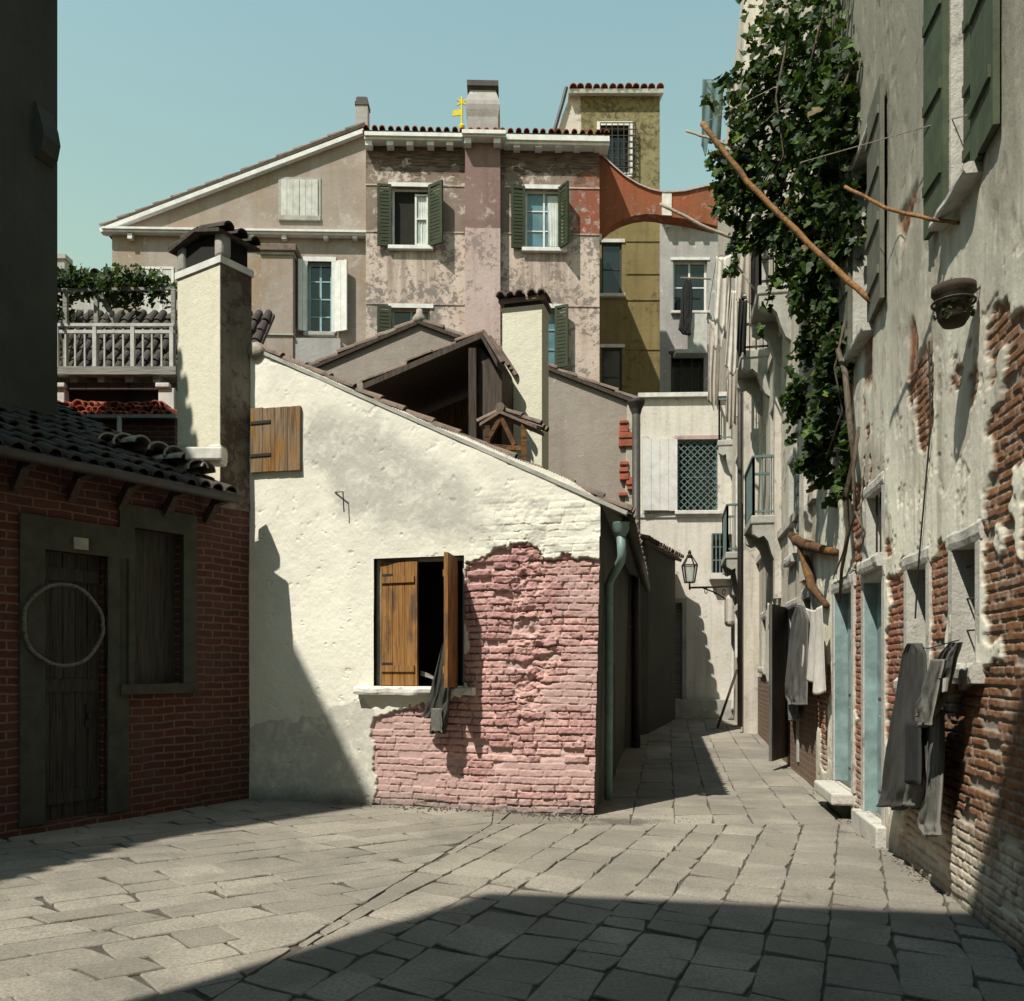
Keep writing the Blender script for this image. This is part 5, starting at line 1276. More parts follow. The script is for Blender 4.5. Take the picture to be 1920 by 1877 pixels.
# middle house of the row
mh = thing("balcony_house", "middle house of the right row with corbelled balconies and teal railings", "house", RW.P(14, 0, 0))
uM0, uM1, HM = 10.55, 17.3, 14.2
def ru(px): return RW.u_(px)
dk = (ru(1500), ru(1481), .2, 2.35)
bw1 = (14.35, 15.1, 3.98, 5.9); bw0 = (13.05, 13.7, 7.2, 9.2); bw2 = (15.6, 16.5, 7.2, 9.2)
lw = [(10.85, 11.5, 1.5, 2.4), (15.8, 16.5, 1.5, 2.4), (12.3, 12.85, 3.1, 4.5)]
mb = MB(); wall_into(mb, RW, [(uM0, -.2), (uM1, -.2), (uM1, HM), (uM0, HM)], [rect(*r) for r in [dk, bw1, bw0, bw2] + lw], -RW.n * 5, .3); mb.build("wall", 'far_plaster', mh)
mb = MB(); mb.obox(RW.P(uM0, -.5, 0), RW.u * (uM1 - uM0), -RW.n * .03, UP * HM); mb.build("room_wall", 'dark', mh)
mb = MB()
for a, b in ((10.95, 11.35), (13.9, 14.1)): mb.next(); mb.fbox(RW, a, b, -.05, .10, 2.6, HM - 2)
mb.split("pilaster", 'farther_plaster', mh)
mb = MB()
for k in range(11): mb.next(); z = 3.2 + k * .165; mb.fbox(RW, 11.36, 12.1 - .1 * (k % 3), -.05, .03 + random.uniform(0, .03), z, z + .11)
mb.split("bare_brick", 'stone_grey', mh, bevel=.015)
mb = MB(); mb.fbox(RW, uM0, uM1, -.05, .05, 6.75, 6.9); mb.next(); mb.fbox(RW, uM0, uM1, -.05, .06, 3.55, 3.66); mb.split("string_course", 'farther_plaster', mh)
mb = MB(); mb.fbox(RW, uM0, uM1, -.02, .025, -.1, 1.3); mb.build("damp_course", 'brick_brown', mh)
for r in lw + [bw1, bw0, bw2]:
    f = frame(mh, r, "window", 'jamb', .08, .03, True, .13); m = MB(); m.fbox(RW, r[0], r[1], -.26, -.22, r[2], r[3]); m.build("pane", 'teal_paint' if r is bw1 else 'glass_dark', f)
f = frame(mh, dk, "door", 'stone_grey', .1, .05, False); m = MB(); m.fbox(RW, dk[0], dk[1], -.3, -.27, dk[2], dk[3]); m.build("passage", 'dark', f)
m = shutter_mb(RW, dk[1] - .02, .03, (-.70, .30), .80, .16, 2.38, 2, .045, 3); m.build("leaf", 'wood_mid', f)
def balcony(parent, fr, u0, u1, dep, z, railh, mat='teal_paint', nb=7, corbels=(0, 1), slab='stone_grey'):
    mb = MB(); mb.fbox(fr, u0, u1, -.05, dep, z - .14, z); b = mb.build("balcony", slab, parent, bevel=.02)
    m = MB()
    for t in corbels:                                           # scrolled stone brackets
        m.next(); c = u0 + .10 + (u1 - u0 - .20) * t
        pr = [(0, z - .141), (dep - .02, z - .141), (dep - .03, z - .30), (dep - .12, z - .36), (dep - .20, z - .33), (dep * .42, z - .42), (dep * .30, z - .62), (dep * .16, z - .78), (0, z - .84)]
        m.prism([fr.P(c - .08, d, zz) for d, zz in pr], fr.u * .16)
    m.split("corbel", slab, b)
    m = MB(); e = dep - .04
    for p, q in (((u0 + .03, 0), (u0 + .03, e)), ((u0 + .03, e), (u1 - .03, e)), ((u1 - .03, e), (u1 - .03, 0))):
        m.beam(fr.P(*p, z + railh), fr.P(*q, z + railh), .05, .04); m.beam(fr.P(*p, z + .06), fr.P(*q, z + .06), .03, .03)
        L = math.hypot(q[0] - p[0], q[1] - p[1]); n = max(2, int(L / .11))
        for k in range(n + 1):
            t = k / n; w = .035 if k in (0, n) else .016
            m.beam(fr.P(p[0] + (q[0] - p[0]) * t, p[1] + (q[1] - p[1]) * t, z), fr.P(p[0] + (q[0] - p[0]) * t, p[1] + (q[1] - p[1]) * t, z + railh), w, w, (0, 1, 0))
    m.build("railing", mat, b); return b
balcony(mh, RW, 13.95, 15.3, .46, 3.95, .95)
balcony(mh, RW, 12.75, 14.0, .48, 7.15, .95, 'iron')
balcony(mh, RW, 15.4, 16.7, .5, 7.15, .95, 'iron')
# far house of the row, standing a little forward
fhz = thing("forward_house", "narrow far house of the right row with small teal balconies", "house", RF.P(20, 0, .2))
uF0, uF1, HF = 17.3, 26.0, 15.2
fw = [(17.9, 18.6, 3.95, 5.9), (20.6, 21.3, 6.9, 8.6), (18.2, 18.8, 1.7, 2.7), (20.0, 20.5, .5, 2.6), (18.0, 18.7, 9.6, 11.2), (18.0, 18.7, 6.9, 8.6)]
mb = MB(); wall_into(mb, RF, [(uF0, -.2), (uF1, -.2), (uF1, HF), (uF0, HF)], [rect(*r) for r in fw], -RF.n * 5, .3); mb.build("wall", 'farther_plaster', fhz)
mb = MB(); mb.obox(RF.P(uF0 + .05, -.5, 0), RF.u * (uF1 - uF0 - .1), -RF.n * .03, UP * HF); mb.build("room_wall", 'dark', fhz)
def frameF(r):
    mb = MB(); u0, u1, z0, z1 = r; w, d = .09, .05
    mb.fbox(RF, u0 - w, u0 + .01, -.24, d, z0, z1); mb.fbox(RF, u1 - .01, u1 + w, -.24, d, z0, z1); mb.fbox(RF, u0 - w - .02, u1 + w + .02, -.24, d + .01, z1 - .01, z1 + .12)
    f = mb.build("window", 'stone', fhz); m = MB(); m.fbox(RF, u0, u1, -.26, -.22, z0, z1); m.build("pane", 'glass_dark', f); return f
for r in fw: frameF(r)
balcony(fhz, RF, 17.45, 18.9, .34, 3.82, .95)
balcony(fhz, RF, 20.2, 21.7, .34, 6.8, .95)
m = MB(); m.tube([RF.P(22.6, .10, .3), RF.P(22.6, .10, 8)], .07, 10); m.next(); m.tube([RF.P(17.32, .07, .3), RF.P(17.32, .07, 10)], .05, 10); m.split("downpipe", 'gutter', fhz, smooth=True)
m = MB(); m.fbox(RF, 19.0, 19.8, 0, .22, 2.4, 3.1); m.build("shrine_niche", 'farther_plaster', fhz, bevel=.1)

# ------------------------------------------------------------------ climbing vine over the right wall
vp = at(1500, 350, 9.3)
vine = thing("climbing_vine", "big green vine hanging down the streaked right wall under a bamboo pole", "vine", RW.P(9.3, 0, 3.4))
clumps = []
def C(px, py, Y, r, n, flat=1.0): clumps.append((at(px, py, Y), (r * flat, r, r), n))
for a in [(1480, 200, 9.5, .62, 420), (1425, 190, 9.8, .48, 300), (1560, 180, 8.8, .58, 380), (1600, 170, 8.3, .42, 240), (1372, 315, 10.2, .30, 170), (1352, 300, 10.3, .2, 70),
          (1400, 370, 10.0, .36, 260), (1440, 300, 9.8, .46, 320), (1505, 320, 9.3, .52, 380), (1560, 290, 8.8, .46, 320), (1600, 240, 8.3, .38, 220),
          (1415, 435, 10.0, .22, 110), (1450, 420, 9.8, .30, 190), (1490, 430, 9.5, .36, 240), (1535, 400, 9.1, .38, 260), (1590, 370, 8.4, .32, 170),
          (1500, 495, 9.4, .27, 170), (1548, 480, 9.0, .28, 170), (1595, 450, 8.4, .24, 110), (1525, 555, 9.2, .24, 150), (1560, 560, 8.9, .22, 120), (1545, 615, 9.1, .24, 150),
          (1585, 640, 8.6, .20, 110), (1560, 690, 8.9, .24, 150), (1600, 690, 8.4, .14, 50), (1570, 745, 8.8, .22, 140), (1545, 800, 9.0, .20, 110), (1530, 852, 9.1, .17, 90), (1600, 800, 8.4, .10, 24), (1590, 900, 8.6, .08, 14), (1500, 730, 9.6, .14, 50), (1490, 740, 9.7, .12, 40),
          (1470, 90, 9.5, .6, 260), (1560, 70, 8.8, .6, 260), (1480, -30, 9.5, .6, 180), (1570, -40, 8.8, .6, 180), (1400, 460, 12.5, .12, 26), (1375, 455, 12.8, .16, 40)]: C(*a)
rgv = random.Random(77)                                        # ragged fringe: thin trailing sprays outside the main mass
for _ in range(70):
    c0, r0, n0 = clumps[rgv.randrange(36)]; dvv = Vector((rgv.gauss(0, 1), rgv.gauss(0, .6), rgv.gauss(-.3, 1))).normalized()
    for k in range(rgv.randint(2, 5)): clumps.append((c0 + dvv * (r0[0] * (.85 + .22 * k)) - UP * .03 * k * k, (.07, .07, .09), 7))
clumps = [(c_, r_, int(n_ * .75) if n_ > 20 else n_) for c_, r_, n_ in clumps]
mb = MB(); leaves(mb, clumps, .085, 5); mb.build("foliage", 'leaf', vine)
mb = MB()
mb.tube([RW.at(1574, 1130, .05), RW.at(1578, 1070, .06), RW.at(1590, 1000, .09), RW.at(1586, 930, .07), RW.at(1602, 860, .09), RW.at(1592, 780, .10), RW.at(1585, 700, .12), at(1560, 620, 8.85), at(1540, 480, 9.1), at(1500, 320, 9.2), at(1520, 150, 9.0)], [.014, .018, .024, .026, .03, .03, .028, .026, .024, .02, .012], 8)
mb.tube([RW.at(1562, 1085, .05), RW.at(1580, 1040, .10), RW.at(1604, 960, .12), RW.at(1600, 880, .12), RW.at(1610, 800, .10)], [.006, .010, .014, .018, .016], 7)
mb.tube([RW.at(1604, 960, .12), RW.at(1622, 1000, .10), RW.at(1612, 1040, .08)], [.012, .008, .004], 6)
mb.tube([at(1560, 620, 8.95), at(1590, 450, 8.5), at(1570, 250, 8.7), at(1600, 100, 8.4)], [.022, .018, .015, .01], 7)
mb.tube([at(1540, 480, 9.1), at(1450, 400, 9.7), at(1380, 320, 10.1), at(1345, 290, 10.3)], [.018, .015, .011, .007], 7)
for pts in ([(1600, 120, 8.0), (1560, 210, 8.25), (1535, 330, 8.6), (1560, 450, 8.6), (1580, 560, 8.45)], [(1480, 60, 8.9), (1455, 180, 9.1), (1470, 290, 9.0), (1430, 380, 9.4)],
            [(1540, 40, 8.3), (1510, 160, 8.8), (1400, 260, 9.6), (1350, 330, 9.9)], [(1585, 600, 8.4), (1565, 690, 8.6), (1580, 770, 8.55), (1548, 860, 8.95)]):
    mb.tube([at(*p) for p in pts], [.014, .012, .010, .007, .005][:len(pts)], 6)
mb.build("stem", 'stem', vine, smooth=True)

# ------------------------------------------------------------------ poles and wires
def pole(label, pts, r, mat='bamboo', name='bamboo_pole'):
    m = MB(); P = [Vector(p) for p in pts]
    fine = []
    for i in range(len(P) - 1):
        for k in range(6): fine.append(P[i].lerp(P[i + 1], k / 6) + Vector((random.uniform(-1, 1), random.uniform(-1, 1), random.uniform(-1, 1))) * r * .25)
    fine.append(P[-1])
    rs = [r * (1 + (.10 if k % 5 == 0 else 0)) for k in range(len(fine))]
    return single(m, name, mat, label, "pole", P[len(P) // 2], smooth=True) if False else (m.tube(fine, rs, 10), single(m, name, mat, label, "pole", P[len(P) // 2], smooth=True))[1]
pole("long orange bamboo pole slanting down across the vine to the green shutter", [at(1318, 232, 8.6), at(1400, 340, 8.3), at(1540, 480, 7.85), RW.at(1642, 572, .02)], .026)
pole("bent rusty stick reaching from the vine to the upper right wall", [at(1585, 350, 6.2), at(1660, 390, 5.8), at(1740, 410, 5.5), RW.at(1798, 418, .02)], .012)
pole("long grey pole carrying a dark vine tuft before the red arch", [at(1238, 382, 15.0), at(1330, 430, 14.7), at(1440, 468, 14.4)], .028, 'pale_pole', 'laundry_pole')
pole("short grey stick poking into the sky behind the bamboo tip", [at(1287, 246, 10.2), at(1340, 262, 9.9), at(1420, 290, 9.6)], .014, 'pale_pole', 'laundry_pole')
pole("bleached stick leaning down to the upper balcony of the balcony house", [at(1375, 490, 13.0), at(1422, 552, 12.7)], .016, 'pale_pole', 'laundry_pole')
def wire(label, pts, r=.004, mat='iron'):
    m = MB(); m.tube(pts, r, 5); return single(m, "wire", mat, label, "wire", pts[0])
wire("thin wire stretched from the vine to the green shuttered window", [at(1500, 305, 7.4), at(1630, 268, 6.6), at(1850, 205, 5.1)], .004, 'pale_pole')
wire("thin wire running up from the bamboo tip past the hanging laundry", [at(1318, 232, 8.6), at(1400, 190, 8.9), at(1520, 130, 9.3)], .004, 'pale_pole')
# curved dark branch hung below the balcony
m = MB(); m.tube([at(1484, 1004, 11.9), at(1496, 1014, 11.2), at(1512, 1022, 10.7), at(1540, 1030, 9.75), at(1568, 1036, 9.0)], [.05, .075, .07, .055, .04], 12)
m.tube([at(1502, 1020, 11.0), at(1512, 1060, 10.75), at(1522, 1100, 10.3), at(1550, 1136, 9.5)], [.06, .06, .052, .036], 12)
single(m, "forked_branch", 'rust_wood', "thick forked rust brown branch jutting under the lower balcony", "branch", at(1510, 1030, 11), smooth=True)
# plant pot on the wall
pc = RW.at(1788, 575, .16)
pt = thing("flower_pot", "dark mossy plant pot in an iron ring high on the right wall", "plant pot", pc)
m = MB(); m.lathe(pc + UP * -.11, [(.06, 0), (.085, .04), (.105, .17), (.12, .19), (.12, .225), (.10, .225), (.095, .19), (.02, .185)], 24); m.build("pot", 'terracotta', pt, smooth=True)
m = MB(); m.tube([pc + Vector((.115 * math.cos(t * .35), .115 * math.sin(t * .35), .02)) for t in range(19)], .008, 6); m.tube([pc - RW.n * .16 + UP * .12, pc - RW.n * .05 + UP * .02, pc + UP * .02], .008, 6); m.build("bracket", 'iron', pt)
m = MB(); leaves(m, [(pc + UP * .11, (.085, .085, .05), 60), (pc + UP * .0, (.112, .112, .10), 130)], .03, 9); m.build("plant", 'leaf_dark', pt)

# ------------------------------------------------------------------ laundry and clothes
RU = lambda px: RW.u_(px)
def hang(name, label, mat, secs, nf=7, seed=1, cat="garment", smooth=True, extra=None, group=None):
    c = Vector(secs[0][0]); t = thing(name, label, cat, c, group); m = MB(); garment(m, secs, nf, 48, seed); m.build("body", mat, t, smooth=smooth); return t
n_ = RW.n; ru_ = RW.u
# each garment keeps its own outline
def cloth_thing(name, label, mat, rows, d, amp, nf, seed, cat="garment", fr=RW, **k):
    c = fr.at((rows[0][0] + rows[0][1]) / 2, rows[0][2], d); t = thing(name, label, cat, c)
    m = MB(); drape(m, fr, rows, d, amp, nf, seed, **k); m.build("cloth" if cat == "garment" else "leg", mat, t, smooth=True); return t
sk = cloth_thing("hanging_skirt", "long dark pleated skirt hanging from the window of the near right house", 'cloth_dark',
     [(1708, 1726, 1206), (1694, 1735, 1226), (1684, 1738, 1290), (1674, 1742, 1360), (1666, 1742, 1420), (1658, 1740, 1480), (1653, 1730, 1515)], .11, .035, 5, 2)
m = MB(); drape(m, RW, [(1700, 1726, 1352), (1698, 1727, 1470)], .20, .008, 2, 4, 12, 12); m.build("patch", 'cloth_black', sk, smooth=True)
jk = cloth_thing("hanging_jacket", "short dark grey jacket draped over the line beside the stone window sill", 'cloth_mid',
     [(1786, 1800, 1204), (1770, 1796, 1222), (1746, 1790, 1250), (1732, 1780, 1290), (1726, 1770, 1320), (1724, 1752, 1344)], .16, .03, 3, 4)
m = MB(); m.prism([RW.at(1768, 1272, .26), RW.at(1775, 1270, .26), RW.at(1772, 1296, .26), RW.at(1766, 1298, .26)], RW.n * -.012); m.build("label_tag", 'cloth_white', jk)
m = MB(); drape(m, RW, [(1752, 1772, 1236), (1738, 1762, 1280), (1732, 1752, 1330), (1730, 1746, 1362)], .235, .02, 1.5, 9, 20, 26); m.build("sleeve", 'cloth_mid', jk, smooth=True)
tr = cloth_thing("hanging_trousers", "worn grey trousers with twisted legs hanging beneath the dark jacket", 'cloth_mid',
     [(1722, 1752, 1330), (1720, 1748, 1380), (1714, 1742, 1430), (1706, 1738, 1480), (1700, 1730, 1510)], .13, .03, 2.5, 3, "trousers")
m = MB(); drape(m, RW, [(1746, 1768, 1330), (1744, 1768, 1420), (1738, 1765, 1490), (1728, 1762, 1545), (1742, 1764, 1566)], .12, .03, 2, 8); m.build("leg", 'cloth_mid', tr, smooth=True)
wire("clothes wire drawn along the near right wall above the hanging skirt", [RW.at(1700, 1210, .10), RW.at(1740, 1216, .11), RW.at(1798, 1200, .10)], .004)
# laundry further up the alley
cloth_thing("hanging_coat", "long grey coat hanging on the wall between the blue door and dark open door", 'cloth_grey',
     [(1495, 1506, 1136), (1486, 1516, 1160), (1480, 1515, 1210), (1476, 1515, 1270), (1474, 1514, 1306), (1486, 1514, 1322)], .16, .035, 3, 6)
cloth_thing("hanging_trousers", "narrow grey trousers showing below the long grey coat", 'cloth_mid', [(1478, 1500, 1296), (1478, 1498, 1330), (1482, 1496, 1350)], .10, .02, 2, 7, "trousers")
def wsheet(label, mat, tl, tr, bl, br, seed, amp=.03, nf=3, name="white_cloth", d=.1, group=None):
    P = lambda p: RW.at(*p, d); m = sheet(P(tl), P(tr), P(bl), P(br), RW.n, amp, nf, 30, 34, .10, seed)
    return single(m, name, mat, label, "cloth", P(tl), group, smooth=True, solid=.006)
wsheet("white sheet bunched on the wall beside the far pale blue door", 'cloth_white', (1520, 1140), (1548, 1135), (1518, 1262), (1550, 1296), 1, .05, 2.5)
wsheet("narrow white towel hanging left of the dark open door leaf", 'cloth_white', (1447, 1130), (1456, 1128), (1440, 1270), (1459, 1284), 2, .05, 2)
for i, (pts, Y, mat, lab) in enumerate([
        (((1344, 482), (1372, 478), (1338, 650), (1362, 640)), 15.6, 'cloth_white', "leftmost long white cloth drying high in front of the forward house"),
        (((1372, 545), (1386, 540), (1360, 700), (1384, 690)), 14.9, 'cloth_white', "narrow white cloth drying beside the leftmost long white cloth"),
        (((1384, 470), (1414, 466), (1380, 560), (1410, 562)), 14.6, 'cloth_cream', "short cream cloth drying just under the grey laundry pole"),
        (((1386, 560), (1402, 562), (1382, 660), (1398, 668)), 14.3, 'cloth_black', "black cloth drying between pale sheets under the cream cloth"),
        (((1330, 600), (1352, 604), (1328, 745), (1346, 770)), 16.8, 'cloth_cream', "cream sheet drying at the far end beside the grey house balcony"),
        (((1366, 690), (1384, 690), (1362, 790), (1380, 800)), 15.2, 'cloth_cream', "lowest cream cloth drying above the small teal balcony"),
        (((1318, 150), (1358, 150), (1316, 282), (1350, 276)), 12.5, 'cloth_teal', "teal cloth hanging against the sky above the bamboo tip"),
        (((1362, 150), (1392, 150), (1366, 250), (1390, 256)), 11.8, 'cloth_cream', "pale torn cloth hanging beside the teal cloth near the vine top")]):
    q = [at(*p, Y) for p in pts]; m = sheet(q[0], q[1], q[2], q[3], Vector((-.4, -1, 0)), .035, 2.5, 24, 30, .12, 11 + i)
    single(m, "drying_cloth", mat, lab, "cloth", q[0], "laundry drying high over the alley", smooth=True, solid=.006)
wire("laundry line strung across the alley top holding the teal cloth", [at(1318, 150, 12.5), at(1392, 150, 11.8), RW.at(1470, 140, .02)], .005)
wire("laundry line strung from the balcony house towards the far sheets", [at(1325, 600, 16.8), at(1344, 481, 15.6), at(1414, 466, 14.5)], .005)
# dark coat on the open orange shutter
cp = at(828, 1200, 8.5)
coat = thing("hooded_coat", "dark grey coat hanging from the open orange shutter over the stone sill", "coat", cp)
CO = Fr(0, 8.45, 1, -.3); X = CO.u
m = MB(); drape(m, CO, [(836, 846, 1194), (828, 846, 1215), (818, 847, 1255), (806, 846, 1300), (797, 842, 1330), (788, 836, 1346)], -.20, .035, 3, 3); m.build("body", 'cloth_dark', coat, smooth=True)
m = MB(); drape(m, CO, [(832, 847, 1230), (820, 846, 1290), (810, 842, 1335), (806, 836, 1374)], -.14, .035, 2, 5); m.build("sleeve", 'cloth_dark', coat, smooth=True)
m = MB(); drape(m, CO, [(809, 828, 1328), (808, 828, 1350), (809, 829, 1372)], -.06, .006, 1, 2, 12, 12); m.build("pocket", 'cloth_mid', coat, smooth=True)
m = MB(); m.prism([WW.P(WW.u_(783), -.10, z) + WW.u * du for du, z in ((0, 1.455), (.09, 1.425), (.20, 1.36), (.20, 1.345), (.08, 1.385), (0, 1.405))], WW.n * .02)
single(m, "wooden_slat", 'wood_grey', "pale broken slat resting across the dark window opening behind the coat", "slat", WW.P(WW.u_(783), -.10, 1.4))

# ------------------------------------------------------------------ roof terrace with railing and pergola vine
TR = Fr(-6, 13, 1, 0)
rt = thing("roof_terrace", "grey white railed wooden roof terrace on low piers behind the brick house", "terrace", TR.at(210, 760))
z0, z1, zr_ = TR.uz(200, 688)[1], TR.uz(200, 703)[1], TR.uz(200, 610)[1]
uL_, uR_ = TR.u_(60), TR.u_(327)
m = MB(); m.beam(TR.P(uL_, 0, zr_), TR.P(uR_, 0, zr_), .06, .045); m.beam(TR.P(uL_, 0, zr_ - .10), TR.P(uR_, 0, zr_ - .10), .035, .05)
hr = m.build("handrail", 'white_rail', rt)
for px in (90, 107, 123, 141, 159, 178, 196, 213, 231, 249, 268, 285, 303, 322):
    w = .055 if px in (107, 178, 249, 322) else .022
    m = MB(); m.beam(TR.P(TR.u_(px), 0, z0 - .02), TR.P(TR.u_(px), 0, zr_), w, w, (0, 1, 0)); m.build("baluster", 'white_rail', hr)
m = MB(); m.fbox(TR, uL_, uR_ + .03, -.12, .03, z1, z0); m.fbox(TR, uL_, uR_, -1.9, -.12, z0 - .06, z0 - .02)
for k in range(5): m.fbox(TR, uL_ + .15 + .42 * k, uL_ + .25 + .42 * k, -1.9, -.02, z1 - .10, z1)
m.build("deck", 'wood_grey', rt)
m = MB(); m.fbox(TR, uL_, uR_, -.2, -.06, z1 - .20, z1 - .1); m.build("under_beam", 'wood_dark', rt)
for a, b in ((92, 120), (296, 326)):
    r = pxrect(TR, a, 727, b, 790); m = MB(); m.fbox(TR, r[0], r[1], -.3, -.01, r[2], r[3]); m.fbox(TR, r[0] - .03, r[1] - (.06 if a > 200 else -.02), -.32, .03, r[3], r[3] + .07); m.build("pier", 'stone', rt, bevel=.012)
m = MB()
for px, dd in ((178, -.05), (120, -.05), (323, -.05)): m.next(); m.beam(TR.P(TR.u_(px), dd, z0), TR.P(TR.u_(px), dd, TR.uz(px, 540)[1]), .06, .06, (0, 1, 0))
m.split("pergola_post", 'wood_grey', rt); m = MB()
m.beam(TR.at(190, 555, -.1), TR.at(216, 606, -.1), .06, .06); m.beam(TR.at(70, 545, -.05), TR.at(327, 541, -.05), .04, .04); m.beam(TR.at(70, 535, -1.2), TR.at(327, 533, -1.2), .04, .04)
for px in (120, 178, 250, 323): m.beam(TR.at(px, 541, -.05), TR.at(px, 541, -1.25), .035, .035)
m.build("pergola_frame", 'wood_grey', rt)
pv = thing("pergola_vine", "dark leafy vine trained along the roof terrace pergola", "vine", TR.at(200, 690, -.4))
cl = []
for px, py, r, n in ((100, 545, .26, 130), (130, 530, .26, 150), (160, 528, .25, 140), (180, 548, .2, 90), (205, 540, .24, 130), (230, 530, .26, 160), (255, 545, .24, 140), (262, 525, .2, 100), (290, 528, .20, 100), (312, 535, .17, 80), (300, 555, .12, 40), (80, 560, .25, 110), (110, 575, .18, 60), (130, 590, .10, 26), (70, 530, .25, 110), (215, 560, .16, 60), (240, 565, .14, 50)):
    cl.append((at(px, py, 13.3), (r, .5, r * .75), n))
m = MB(); leaves(m, cl, .075, 21); m.build("foliage", 'leaf_dark', pv)
m = MB(); m.tube([TR.P(TR.u_(110), -.2, z0), TR.at(116, 620, -.2), TR.at(125, 560, -.25), TR.at(200, 545, -.3), TR.at(310, 548, -.3)], [.03, .026, .022, .018, .01], 8)
for k in range(7): a = TR.at(105 + 12 * k, 625, -.4); m.tube([TR.at(95 + 10 * k, 690, -.4), a, TR.at(112 + 11 * k, 580, -.4)], [.012, .01, .006], 5)
m.build("stem", 'stem', pv, smooth=True)
# raised back part of the roof that carries the terrace, and the stack of spare tiles
tb = thing("terrace_house", "low dark building under the roof terrace behind the brick house", "building", (-6, 13, 0))
m = MB(); zt = at(0, 782, 12.45).z; p = at(20, 782, 12.45); q = at(328, 782, 12.45)
m.obox((p.x - 3, 12.45, 0), (q.x - p.x + 3.0, 0, 0), (0, 3.2, 0), UP * zt); m.build("wall", 'brick_dark', tb)
m = MB(); m.obox((p.x - 3, 12.36, zt - .035), (q.x - p.x + 3.05, 0, 0), (0, .2, 0), UP * .05); m.build("ledge", 'stone_grey', tb)
m = MB(); m.obox((p.x - 3, 13.15, zt), (q.x - p.x + 3.0, 0, 0), (0, .1, 0), UP * .62); m.build("back_wall", 'dark', tb)
m = MB(); q2 = at(224, 800, 12.38); m.tube([q2 + UP * .14, q2 - UP * .14], .035, 8); m.build("vent_pipe", 'stone', tb)
za = at(0, 702, 14.95).z; zb_ = at(0, 588, 16.6).z
roof_slope(tb, (p.x - 2, 14.95, za), (-4.62 - (p.x - 2), 0, 0), (0, 1.65, zb_ - za), mat='tile_dark', step=.2, tl=.4)
m = MB(); a = Vector((0, 0, 0)); rings = []
for t, r0 in ((0, .085), (.30, .07)):
    for e in (0, .016): rings.append([m.vert(((r0 - e) * math.cos(math.pi * k / 8), t, (r0 - e) * math.sin(math.pi * k / 8))) for k in range(9)])
for k in range(8):
    for x, y in ((0, 2), (3, 1), (1, 0), (2, 3)): m.face((rings[x][k], rings[x][k + 1], rings[y][k + 1], rings[y][k]))
proto = m.build("roof_tile", 'tile_red'); first = True; rr = random.Random(8)
for row in range(3):
    for k in range(19 - row):
        px = 98 + 12.0 * k + row * 5
        if px > 318: continue
        o = proto if first else proto.copy()
        if not first: COL.objects.link(o)
        first = False
        p = at(px, 779 - row * 8.5, 12.5 + row * .1); o.location = p + Vector((rr.uniform(-.02, .02), rr.uniform(0, .05), rr.uniform(-.01, .02)))
        o.rotation_euler = (rr.uniform(-.1, .3), rr.uniform(-.5, .5), rr.uniform(-.6, .6)); s = rr.uniform(.8, 1.1); o.scale = (s, s, s)
        tag(o, "red curved roof tile in the heap stacked under the roof terrace", "roof tile", "spare red tiles heaped under the terrace")
# ------------------------------------------------------------------ weather vane, lantern, hoop, leaning board
vb = at(866, 242, 19.3); k = 19.3 / F
wv = thing("weather_vane", "yellow weather vane with a small flag beside the flared chimney", "weather vane", vb)
m = MB(); m.tube([vb, vb + UP * 60 * k], 2.0 * k, 8); m.lathe(vb, [(5 * k, 0), (6 * k, 5 * k), (3 * k, 9 * k)], 10); m.build("rod", 'gold', wv)
m = MB(); c = vb + UP * 50 * k
for t in range(3): a = t * math.pi / 3 + .5; dvec = Vector((math.cos(a), 0, math.sin(a))) * 11 * k; m.beam(c - dvec, c + dvec, 2.6 * k, 2.6 * k, (0, 1, 0))
m.build("star", 'gold', wv)
m = MB(); m.obox(vb + Vector((-18 * k, -1 * k, 24 * k)), Vector((17 * k, 0, 2 * k)), Vector((0, 2 * k, 0)), Vector((2 * k, 0, 11 * k))); m.build("flag", 'gold', wv)
LY = 17.9; lc = at(1293, 1066, LY); k = LY / F
sl = thing("street_lantern", "old iron street lantern on a scrolled bracket before the end house", "street lamp", lc)
m = MB()
b0, b1 = 11 * k, 15 * k; zb_, zt_ = -26 * k, 6 * k
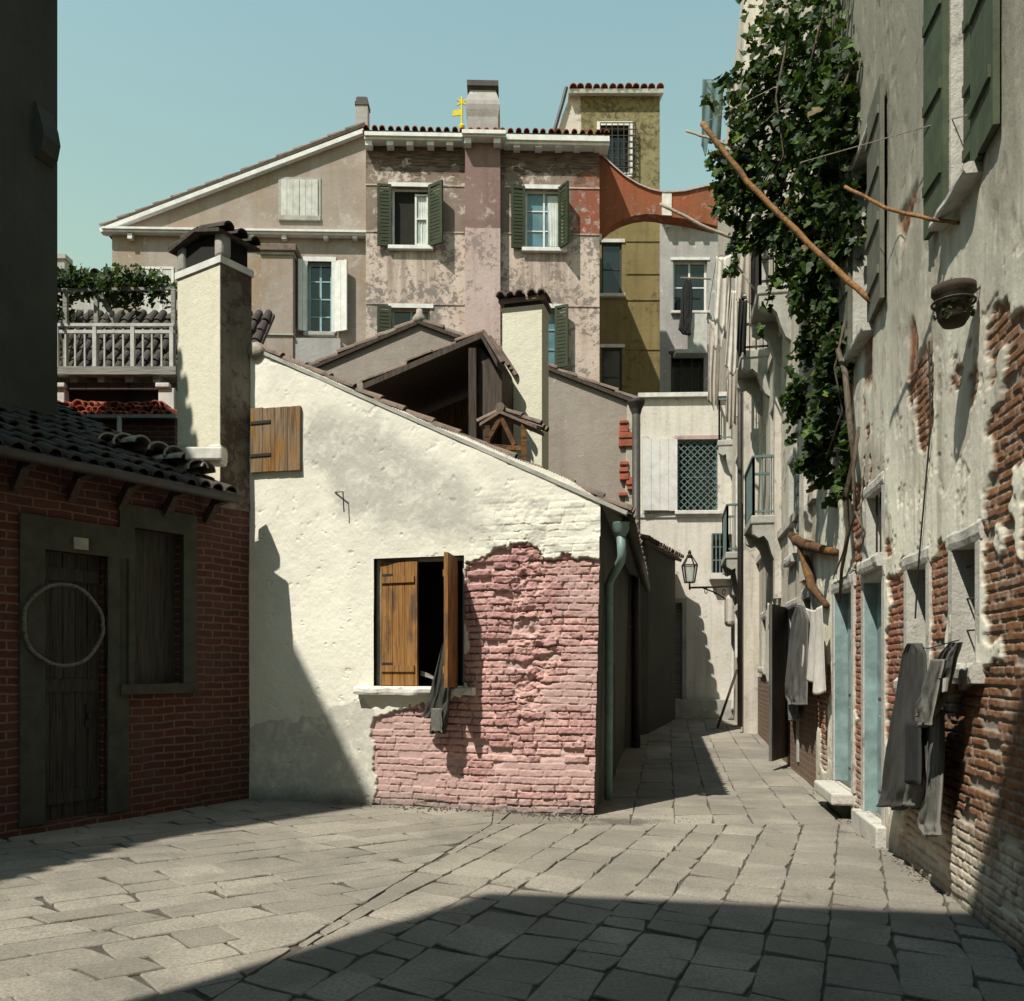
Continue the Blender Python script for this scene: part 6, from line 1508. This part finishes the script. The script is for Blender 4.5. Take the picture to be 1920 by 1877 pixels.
for i in range(4):
    sx, sy = ((-1, -1), (1, -1), (1, 1), (-1, 1))[i]; tx, ty = ((1, -1), (1, 1), (-1, 1), (-1, -1))[i]
    m.beam(lc + Vector((sx * b0 * .7, sy * b0 * .7, zb_)), lc + Vector((sx * b1 * .8, sy * b1 * .8, zt_)), .022, .022)
    m.beam(lc + Vector((sx * b1 * .8, sy * b1 * .8, zt_)), lc + Vector((sx * 4 * k, sy * 4 * k, 22 * k)), .02, .02)
    m.beam(lc + Vector((sx * b1 * .8, sy * b1 * .8, zt_)), lc + Vector((tx * b1 * .8, ty * b1 * .8, zt_)), .022, .022)
    m.beam(lc + Vector((sx * b0 * .7, sy * b0 * .7, zb_)), lc + Vector((tx * b0 * .7, ty * b0 * .7, zb_)), .022, .022)
m.lathe(lc + UP * 20 * k, [(5 * k, 0), (6 * k, 4 * k), (3 * k, 7 * k), (3.5 * k, 11 * k), (1 * k, 15 * k)], 10); m.build("frame", 'iron', sl)
m = MB(); m.sqlathe(lc, Vector((.66, 0, 0)), Vector((0, .66, 0)), [(b0, zb_ + .03), (b1 * 1.08, zt_ - .02)]); 
gl = m.build("pane", 'lamp_glass', sl)
m = MB(); m.tube([lc + UP * zb_, lc + UP * (zb_ - 14 * k)], .02, 6)
bw_ = RF.at(1377, 1100); pa = lc + UP * (zb_ - 10 * k); m.tube([pa, pa.lerp(bw_, .5), bw_ + UP * .02], .022, 6)
m.tube([pa.lerp(bw_, .25), pa.lerp(bw_, .55) - UP * .12, pa.lerp(bw_, .8) - UP * .28, bw_ - UP * .34], .018, 6)
for t in (.35, .55, .75):
    c = pa.lerp(bw_, t) - UP * (.04 + .10 * t); dvec = (bw_ - pa).normalized()
    m.tube([c + dvec * .06 * math.cos(a * .6) + UP * .06 * math.sin(a * .6) for a in range(11)], .010, 5)
m.build("bracket", 'iron', sl)
hc_ = LF.at(121, 1172, .05); m = MB()
m.tube([hc_ + LF.u * (.37 * math.cos(t * 2 * math.pi / 40)) + UP * (.375 * math.sin(t * 2 * math.pi / 40)) + LF.n * .015 * math.sin(t) for t in range(41)], .017, 8, False)
single(m, "cane_hoop", 'hoop', "large pale cane hoop hung on the dark door of the brick house", "hoop", hc_, smooth=True)
m = MB(); p = RF.at(1392, 1235, .02); g = grise(17.5); m.obox(RF.P(17.9, .34, g), RF.u * .05, RF.n * .30, UP * .02); m.prism([RF.P(18.0, .45, g), RF.P(18.35, .45, g), RF.P(18.35, .04, g + 1.25), RF.P(18.0, .04, g + 1.25)], RF.n * .03)
single(m, "leaning_board", 'wood_dark', "dark board leaning on the far right wall near the alley end", "board", RF.P(18.1, .3, g))
